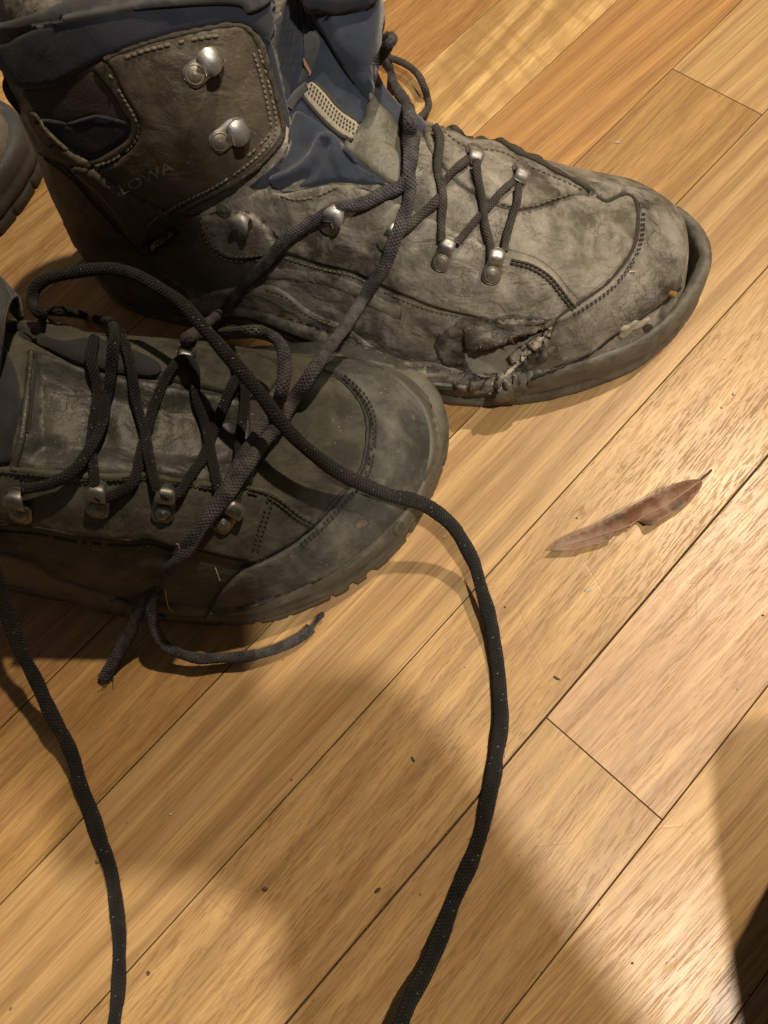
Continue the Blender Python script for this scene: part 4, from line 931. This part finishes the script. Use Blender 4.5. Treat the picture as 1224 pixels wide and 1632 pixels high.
lace('lace', [(655, 250, 4), (655, 278, 3.5), (640, 302, 3), (612, 316, 2.6), (576, 325, 3), (548, 326, 4.5), (536, 332, 4.5), (506, 347, 3), (470, 370, 2.8), (432, 404, 2.8), (400, 440, 2.8), (368, 478, 2.8), (346, 502, 44), (318, 524, 60), (296, 542, 88), (304, 549, 3.5), (340, 540, 5), (385, 530, 90), (425, 530, 92), (450, 550, 92), (456, 585, 90), (448, 625, 88), (430, 668, 7), (398, 722, 5), (350, 788, 4), (302, 856, 4), (268, 905, 50), (250, 940, 42), (243, 975, 32), (248, 1008, 22), (268, 1034, 14), (310, 1050, 10), (360, 1053, 8), (410, 1048, 7), (450, 1036, 6), (486, 1014, 4), (496, 1002, 3)], SA, L1B, B1, 2.4, 1.9, 4)
def fray(pts, mat, parent, n=16, spread=7, r=.16):
    parts = []
    for i in range(n):
        q = [(p[0] + random.uniform(-1, 1) * spread * (k / (len(pts) - 1)) ** 1.3 + random.uniform(-3, 3), p[1] + random.uniform(-1, 1) * spread * (k / (len(pts) - 1)) ** 1.3, p[2] + random.uniform(-1, 1.5)) for k, p in enumerate(pts)]
        q = q[:random.randint(2, len(pts))] if random.random() < .5 else q
        V, Fc, _ = tube(np.array([tuple(W(*a)) for a in crom(q, 4)]), r * MM, r * MM, 5); parts.append((V, Fc))
    V, Fc = merge(parts); return marks(link('frayed_end', V, Fc, mat, parent), kind='stuff')
fray([(484, 1014, 4), (494, 1004, 4), (505, 990, 4), (514, 980, 4)], L1B, B1, 26, 4)
fray([(182, 1058, 6), (176, 1070, 4), (168, 1084, 3)], L1B, B1, 40, 12)
# the dark boot's laces
lace('lace', [(78, 512, 4), (66, 502, 104), (50, 484, 106), (50, 464, 108), (74, 446, 110), (120, 435, 112), (172, 430, 113), (215, 438, 113), (256, 460, 112), (298, 494, 110), (338, 536, 107), (376, 580, 103), (410, 622, 98), (440, 664, 92), (472, 702, 84), (512, 736, 74), (560, 764, 62), (610, 785, 50), (652, 797, 42), (692, 812, 35), (728, 846, 25), (755, 900, 15), (776, 970, 9.5), (792, 1050, 3.2), (798, 1130, 2.6), (792, 1210, 2.6), (772, 1305, 2.6), (742, 1395, 2.8), (704, 1485, 5), (664, 1575, 14), (618, 1680, 26)], SA, L2M, B2, 2.95, 2.3, 6, lambda u: np.clip(.60 + .40 * (u - .15) / .45, .60, 1.05))
lace('lace', [(-25, 850, 76), (-8, 905, 70), (6, 955, 58), (24, 1010, 44), (62, 1095, 28), (108, 1190, 14), (146, 1280, 3), (176, 1370, 2.6), (192, 1460, 2.6), (194, 1550, 2.6), (178, 1680, 2.6)], SA, L2M, B2, 2.8, 2.2, 6)
lace('lace', [(80, 514, 4.5), (105, 517, 5), (140, 513, 6), (164, 520, 6), (178, 545, 6), (178, 590, 6), (170, 640, 5), (160, 690, 4.5), (142, 732, 4), (112, 758, 4), (74, 768, 4), (46, 772, 5)], SA, L2M, B2, 2.0, 1.6, 4)
lace('lace', [(150, 548, 3), (152, 580, 3.5), (158, 620, 3.5), (154, 670, 3.5), (146, 715, 3.5), (150, 750, 4), (156, 776, 5), (165, 790, 5), (190, 782, 3.2), (212, 760, 2.6), (226, 732, 2.4), (234, 698, 2.2), (246, 650, 2.4), (262, 614, 2.6), (280, 590, 4), (292, 584, 4.6), (306, 596, 3.4), (314, 630, 2.8), (322, 680, 2.6), (334, 730, 2.6), (346, 782, 3), (362, 806, 4)], SA, L2M, B2, 1.9, 1.5, 3)
lace('lace', [(184, 552, 4.5), (196, 560, 4.5), (208, 590, 4), (218, 640, 3.6), (228, 690, 3.6), (240, 740, 3.4), (250, 776, 4.4), (264, 790, 5), (284, 786, 3.4), (306, 764, 2.6), (324, 732, 2.4), (338, 690, 2.4), (352, 650, 2.4), (366, 620, 3), (378, 612, 4.4), (388, 624, 3), (392, 660, 2.6), (388, 710, 2.6), (380, 760, 2.6), (372, 800, 3.6)], SA, L2M, B2, 1.9, 1.5, 3)

# ------------------------------------------------------------------ third boot, only its toe shows
B3 = thing('hiking_boot', 'grey brown boot toe standing behind the torn boot heel', 'boot', (-0.15, 0.13, 0))
for o, mt in ((b2, M['l3']), (so2, M['rubber3'])):
    c = o.copy(); c.data = o.data.copy(); c.data.materials.clear(); c.data.materials.append(mt); COL.objects.link(c); c.parent = B3; c.matrix_parent_inverse = Matrix.Translation((0.15, -0.13, 0))
B3.location = (-0.15 - 0.233, 0.13 + 0.190, 0)

# ------------------------------------------------------------------ leaf and crumbs
LF = thing('leaf', 'dry brown narrow leaf with torn edge lying on the bare floor', 'leaf', tuple(W(1000, 820, 0)))
lp = [(874.7, 878, 1), (895, 859), (923, 846), (951, 835), (973, 824), (995, 812), (1018, 800), (1043, 787), (1062, 777), (1084, 768), (1106, 764), (1118, 766), (1118, 776), (1107, 791), (1090, 806), (1070, 819), (1051, 831), (1037, 838), (1026, 835), (1018, 831), (1007, 832, 1), (1004, 841, 1), (997, 842), (990, 847), (984, 847), (977, 851, 1), (976, 858, 1), (959, 866), (937, 871), (909, 878)]
rib = crom([(875, 878), (915, 866), (960, 852), (1000, 838), (1030, 820), (1060, 805), (1090, 785), (1116, 766)], 6)
Q = resample(cpoly(lp, 4), 4, True); lo, hi = Q.min(0), Q.max(0)
G = np.array([(x + (3 if j % 2 else 0), y) for j, y in enumerate(np.arange(lo[1], hi[1], 5)) for x in np.arange(lo[0], hi[0], 6)])
G = G[inpoly(G, Q)]; G = G[dist_poly(G, Q) > 2.5]
A = np.vstack([Q, G]); r = delaunay_2d_cdt([Vector(p) for p in A], [(i, (i + 1) % len(Q)) for i in range(len(Q))], [], 1, 1e-4)
vv = np.array([tuple(v) for v in r[0]]); ff = [tuple(f) for f in r[2]]; cm = np.array([vv[list(f)].mean(0) for f in ff]); kp = inpoly(cm, Q)
V = []
for p in vv:
    d = np.min(np.linalg.norm(rib - p, axis=1)); u = (p[0] - 875) / 243
    z = 1.6 + 0.010 * d * d + 2.6 * (1 - u) ** 2 + 1.8 * max(0, u - .6) + 0.9 * noise.noise(Vector((p[0] * .03, p[1] * .03, 0)))
    V.append(W(p[0], p[1], max(.5, z)))
def leaf_mat():
    m = NT('dry_leaf'); g = m.n('NewGeometry').outputs['Position']; a = m.noise(g, 60, 5, .6, .3); b = m.noise(g, 170, 4, .6)
    col = m.mix(m.ramp(a, [(.42, 0.0), (.56, 1.0)]), (0.150, 0.070, 0.034), (0.250, 0.160, 0.112))
    col = m.mix(m.ramp(m.noise(m.map(g, loc=(.7, .1, 0)), 85, 3, .5), [(.60, 0.0), (.68, .75)]), col, (0.075, 0.055, 0.048))
    return m.fin(col, .6, m.bump(b, .4, .0008), .3)
lf = link('blade', V, [f for f, k in zip(ff, kp) if k], leaf_mat(), LF)
md = lf.modifiers.new('s', 'SOLIDIFY'); md.thickness = .0003
V, Fc, _ = tube(np.array([tuple(W(p[0], p[1], 2.4 + 2.6 * (1 - (p[0] - 875) / 243) ** 2)) for p in rib]), .35 * MM, .3 * MM, 6, None, np.linspace(.35, 1, len(rib)))
link('midrib', V, Fc, plain('leaf_rib', (0.40, 0.27, 0.19), .7, .3, 500, .3), LF)
V, Fc, _ = tube(np.array([tuple(W(*p)) for p in crom([(1114, 767, 2.2), (1121, 760, 2), (1128, 755, 1.6), (1134, 749, 1.2)], 5)]), .5 * MM, .5 * MM, 6)
link('stalk', V, Fc, plain('leaf_stalk', (0.07, 0.05, 0.035), .8, .3, 500, .3), LF)
WHITE = plain('pale_chip', (0.62, 0.54, 0.42), .8, .25, 900, .6); SPECK = plain('dirt_crumb', (0.13, 0.085, 0.055), .9, .4, 900, .8)
NEAR = {(938, 939): ('white wood chip on the floor beside the wide board joint below the leaf', 'pale chips on the floor'), (1170, 628): ('pale crumb on the floor boards above the leaf stalk', 'pale chips on the floor'),
 (984, 228): ('thin white splinter on the floor behind the torn boot toe', 'pale chips on the floor'), (708, 856): ('tiny pale chip beside the dark boot toe under the black lace', 'pale chips on the floor'),
 (887, 1081): ('brown curled dirt flake beside the wide dark board joint', 'dark crumbs on the floor'), (602, 1419): ('dark brown dirt flake in the shadow beside the black lace', 'dark crumbs on the floor')}
def crumb(px, py, a, b, rot, mat, name, label, group, h=1.0):
    label, group = NEAR.get((px, py), (label, group))
    l = W(px, py, 0); rr = random.Random(int(px * 7 + py)); V = []; k = 9
    for lay, (sc, z) in enumerate(((.8, .1), (1.0, .45), (.6, 1.0))):
        for j in range(k):
            t = 2 * math.pi * j / k; w = rr.uniform(.72, 1.2)
            x, y = a * sc * w * math.cos(t), b * sc * w * math.sin(t)
            V.append(l + Vector((x * math.cos(rot) - y * math.sin(rot), x * math.sin(rot) + y * math.cos(rot), z * h)) * MM)
    o = link(name, V, grid_faces(3, k, cv=True) + [tuple(range(k))[::-1], tuple(2 * k + j for j in range(k))], mat, None, False)
    return marks(o, label, 'crumb', group)
for px, py, a, b, rot in ((938, 939, 2.4, .8, .45), (1170, 628, 1.2, .8, .3), (984, 228, 2.1, .5, 0), (708, 856, .9, .5, 1.0), (272, 1298, .6, .5, 0), (806, 1205, .9, .5, .8), (1150, 650, .5, .4, 0), (742, 1062, .7, .6, .2)):
    crumb(px, py, a, b, rot, WHITE, 'wood_chip', 'tiny pale chip of wood lying on the floor', 'pale chips on the floor', .8)
crumb(158, 1369, 2.0, 1.2, 1.2, plain('seed_husk', (0.36, 0.26, 0.15), .8, .4, 600, .6), 'seed_husk', 'small tan husk beside the black lace on the floor', None, 1.4)
for px, py, a, b, rot in ((887, 1081, 1.7, .6, -.5), (602, 1419, 1.6, .7, .7), (422, 1417, 1.2, .9, .2), (658, 1210, 1.3, .5, -.9), (236, 1551, .9, .8, 0), (919, 826, .5, .4, 0), (805, 968, .4, .4, 0), (1008, 1535, .5, .4, 0), (465, 1243, .4, .4, 0), (1216, 981, .5, .4, 0)):
    crumb(px, py, a, b, rot, SPECK, 'dirt_crumb', 'tiny dark crumb of dirt lying on the floor', 'dark crumbs on the floor', .7)
for px, py, rot in ((1006, 433, -.1), ):
    l, n = SA.hit(px, py); V, Fc, _ = tube([tuple(l + n * .5 * MM - Vector((1.5, 0, 0)) * MM), tuple(l + n * .7 * MM), tuple(l + n * .5 * MM + Vector((1.6, .1, 0)) * MM)], .35 * MM, .3 * MM, 6)
    link('straw_bit', V, Fc, WHITE, B1)
l, n = T1.hit(490, 108); V, Fc, _ = tube(np.array([tuple(T1.hit(x, y)[0] + T1.hit(x, y)[1] * .8 * MM) for x, y in ((486, 94), (489, 104), (493, 114), (495, 122))]), .8 * MM, .3 * MM, 6, None, np.array([.4, 1, .8, .3]))
link('bark_bit', V, Fc, plain('bark', (0.36, 0.20, 0.12), .8, .3, 600, .5), B1)
parts = []
for pts, sf in (([(342, 893, 4), (346, 900, 5.5), (349, 907, 6)], SA), ([(267, 925, 4), (270, 938, 5), (275, 952, 5), (280, 962, 4)], SA), ([(282, 856, 5), (286, 856, 5.5), (287, 862, 5)], SA)):
    A = np.array([tuple(sf.hit(p[0], p[1])[0] + sf.hit(p[0], p[1])[1] * p[2] * MM) for p in crom(pts, 5)])
    V, Fc, _ = tube(A, .13 * MM, .13 * MM, 5); parts.append((V, Fc))
V, Fc = merge(parts); marks(link('pale_fibres', V, Fc, WHITE, B2), kind='stuff')

# grit caught in the board joints and fine dust on the boards
rr = random.Random(9); gr = []
def grain(x, y, r):
    V = [(x + rr.uniform(-1, 1) * r, y + rr.uniform(-1, 1) * r, rr.uniform(.05, .5) * r) for _ in range(5)]
    return V, [(0, 1, 2), (0, 2, 3), (1, 2, 4), (0, 1, 4), (2, 3, 4)]
for k in range(-3, 6):
    for _ in range(150 if k == 0 else 45):
        s_ = rr.uniform(-.45, .75); nn_ = (0.5 + BW * k + rr.gauss(0, .45)) * MM
        gr.append(grain(ct * s_ - st_ * nn_, st_ * s_ + ct * nn_, rr.uniform(.12, .5) * MM))
V, Fc = merge(gr); marks(link('joint_grit', V, Fc, plain('grit', (0.30, 0.23, 0.15), .9, .6, 300, .5), fl, False), kind='stuff')
gr = []
for _ in range(900):
    if _ % 2: x, y = rr.uniform(-.22, .16), rr.uniform(-.1, .4)
    else:
        q = out1[rr.randrange(len(out1))] if rr.random() < .5 else out2[rr.randrange(len(out2))]
        x, y = (q[0] + rr.gauss(0, 14)) * MM, (q[1] + rr.gauss(0, 14)) * MM
    gr.append(grain(x, y, rr.choice([.08, .12, .16, .3]) * MM))
V, Fc = merge(gr); marks(link('floor_dust', V, Fc, plain('dust', (0.10, 0.075, 0.05), .95, .5, 300, .5), fl, False), kind='stuff')

# ------------------------------------------------------------------ the photographer, out of the picture, whose shadow falls on the floor
def cam_pt(x, y, z):
    """phone coordinates (mm): x right, y up the screen, z towards the user"""
    return CAM + (Vector((AX[0], AY[0], AU[0])) * x - Vector((AX[1], AY[1], AU[1])) * y - Vector((AX[2], AY[2], AU[2])) * z) * MM
PH = thing('phone', 'dark phone held flat above the floor by the photographer', 'phone', tuple(cam_pt(-20, -60, 10)))
def slab(x0, x1, y0, y1, z0, z1, r=9):
    ol = []
    for cx, cy, a0 in ((x1 - r, y1 - r, 0), (x0 + r, y1 - r, 90), (x0 + r, y0 + r, 180), (x1 - r, y0 + r, 270)):
        for k in range(6):
            a = math.radians(a0 + 18 * k); ol.append((cx + r * math.cos(a), cy + r * math.sin(a)))
    n = len(ol); V = [cam_pt(x, y, z) for z in (z0, z1) for x, y in ol]
    return V, grid_faces(2, n, cv=True) + [tuple(range(n))[::-1], tuple(n + j for j in range(n))]
V, Fc = slab(-60, 14, -108, 14, 4, 12); link('case', V, Fc, M['phone'], PH, False)
V, Fc = slab(-57, 11, -105, 11, 12.4, 12.8, 8); link('screen', V, Fc, plain('screen_glass', (.02, .02, .025), .1, 0, 10, 0), PH, False)
PS = thing('person', 'crouching person in dark clothing holding the phone over the boots', 'person', (-0.02, -0.6, 0))
def skinned(name, pts, edges, mat, parent, root=0, lv=2):
    me = bpy.data.meshes.new(name); me.from_pydata([p[:3] for p in pts], edges, []); me.update()
    o = bpy.data.objects.new(name, me); COL.objects.link(o)
    o.modifiers.new('k', 'SKIN'); sv = me.skin_vertices[0].data
    for i, p in enumerate(pts): sv[i].radius = (p[3], p[3]); sv[i].use_root = (i == root)
    s = o.modifiers.new('s', 'SUBSURF'); s.levels = lv; s.render_levels = lv
    dg = bpy.context.evaluated_depsgraph_get(); dg.update(); out = bpy.data.meshes.new_from_object(o.evaluated_get(dg)); bpy.data.objects.remove(o)
    return link_mesh(name, out, mat, parent)
hx, hy, hz = cam_pt(0, -95, 22)
skinned('body', [(-0.02, -0.66, 0.32, .15), (-0.04, -0.58, 0.48, .15), (-0.06, -0.42, 0.66, .14), (-0.02, -0.30, 0.74, .085), (0.02, -0.16, 0.76, .07), (0.092, -0.045, 0.77, .12),
  (0.10, -0.40, 0.70, .065), (0.19, -0.33, 0.54, .06), (0.185, -0.265, 0.46, .052), (0.102, -0.155, 0.385, .045), (0.056, -0.085, 0.345, .042),
  (-0.24, -0.42, 0.66, .06), (-0.34, -0.40, 0.42, .048), (-0.38, -0.42, 0.20, .04), (-0.38, -.42, .10, .03),
  (0.08, -0.45, 0.34, .09), (0.165, -0.21, 0.20, .085), (0.228, -0.09, 0.13, .085), (0.205, -0.20, 0.055, .058), (0.205, -0.38, 0.045, .045),
  (-0.16, -0.50, 0.26, .085), (-0.22, -0.34, 0.07, .065), (-0.20, -0.55, 0.05, .05), (-0.20, -0.72, 0.05, .04), (0.128, -0.01, 0.76, .09), (0.035, -0.05, 0.342, .034)],
  [(0, 1), (1, 2), (2, 3), (3, 4), (4, 5), (2, 6), (6, 7), (7, 8), (8, 9), (9, 10), (2, 11), (11, 12), (12, 13), (13, 14), (0, 15), (15, 16), (16, 17), (17, 18), (18, 19), (0, 20), (20, 21), (21, 22), (22, 23), (5, 24), (10, 25)], M['sleeve'], PS)
ol = [(x, y) for x, y in crom([(.120, -.020), (.134, .000), (.172, .008), (.205, -.006), (.215, -.06), (.215, -.22), (.172, -.26), (.122, -.22), (.117, -.10)], 6, True)]; nn = len(ol)
V = []
for z, k in ((.0, .97), (.02, 1.0), (.09, .99), (.12, .96), (.132, .88)):
    V += [(.17 + (x - .17) * k, -.10 + (y + .10) * k, z) for x, y in ol]
link('shoe_shade_block', V, grid_faces(5, nn, cv=True) + [tuple(range(nn))[::-1], tuple(4 * nn + j for j in range(nn))], M['phone'], PS)  # unseen low block, added to shade the bottom right floor corner
fing = []
for k, yy in enumerate((-62, -80, -97, -113)):
    pts = [cam_pt(34, yy - 4, 22), cam_pt(26, yy, 6), cam_pt(16, yy + 2, -3 + k), cam_pt(2, yy + 3, -3)]
    V, Fc, _ = tube(np.array([tuple(p) for p in crom([tuple(p) for p in pts], 6)]), (8.5 - k * .4) * MM, (8 - k * .4) * MM, 10); fing.append((V, Fc))
V, Fc, _ = tube(np.array([tuple(p) for p in crom([tuple(cam_pt(34, -100, 26)), tuple(cam_pt(16, -84, 22)), tuple(cam_pt(-8, -70, 20))], 6)]), 9.5 * MM, 8.5 * MM, 10); fing.append((V, Fc))
V, Fc, _ = tube(np.array([tuple(p) for p in crom([tuple(cam_pt(36, -60, 24)), tuple(cam_pt(40, -90, 26)), tuple(cam_pt(44, -125, 30)), tuple(cam_pt(52, -160, 36))], 6)]), 16 * MM, 26 * MM, 12, (cam_pt(0, 1, 0) - cam_pt(0, 0, 0)).normalized()[:]); fing.append((V, Fc))
V, Fc = merge(fing); link('hand', V, Fc, M['skin'], PS)
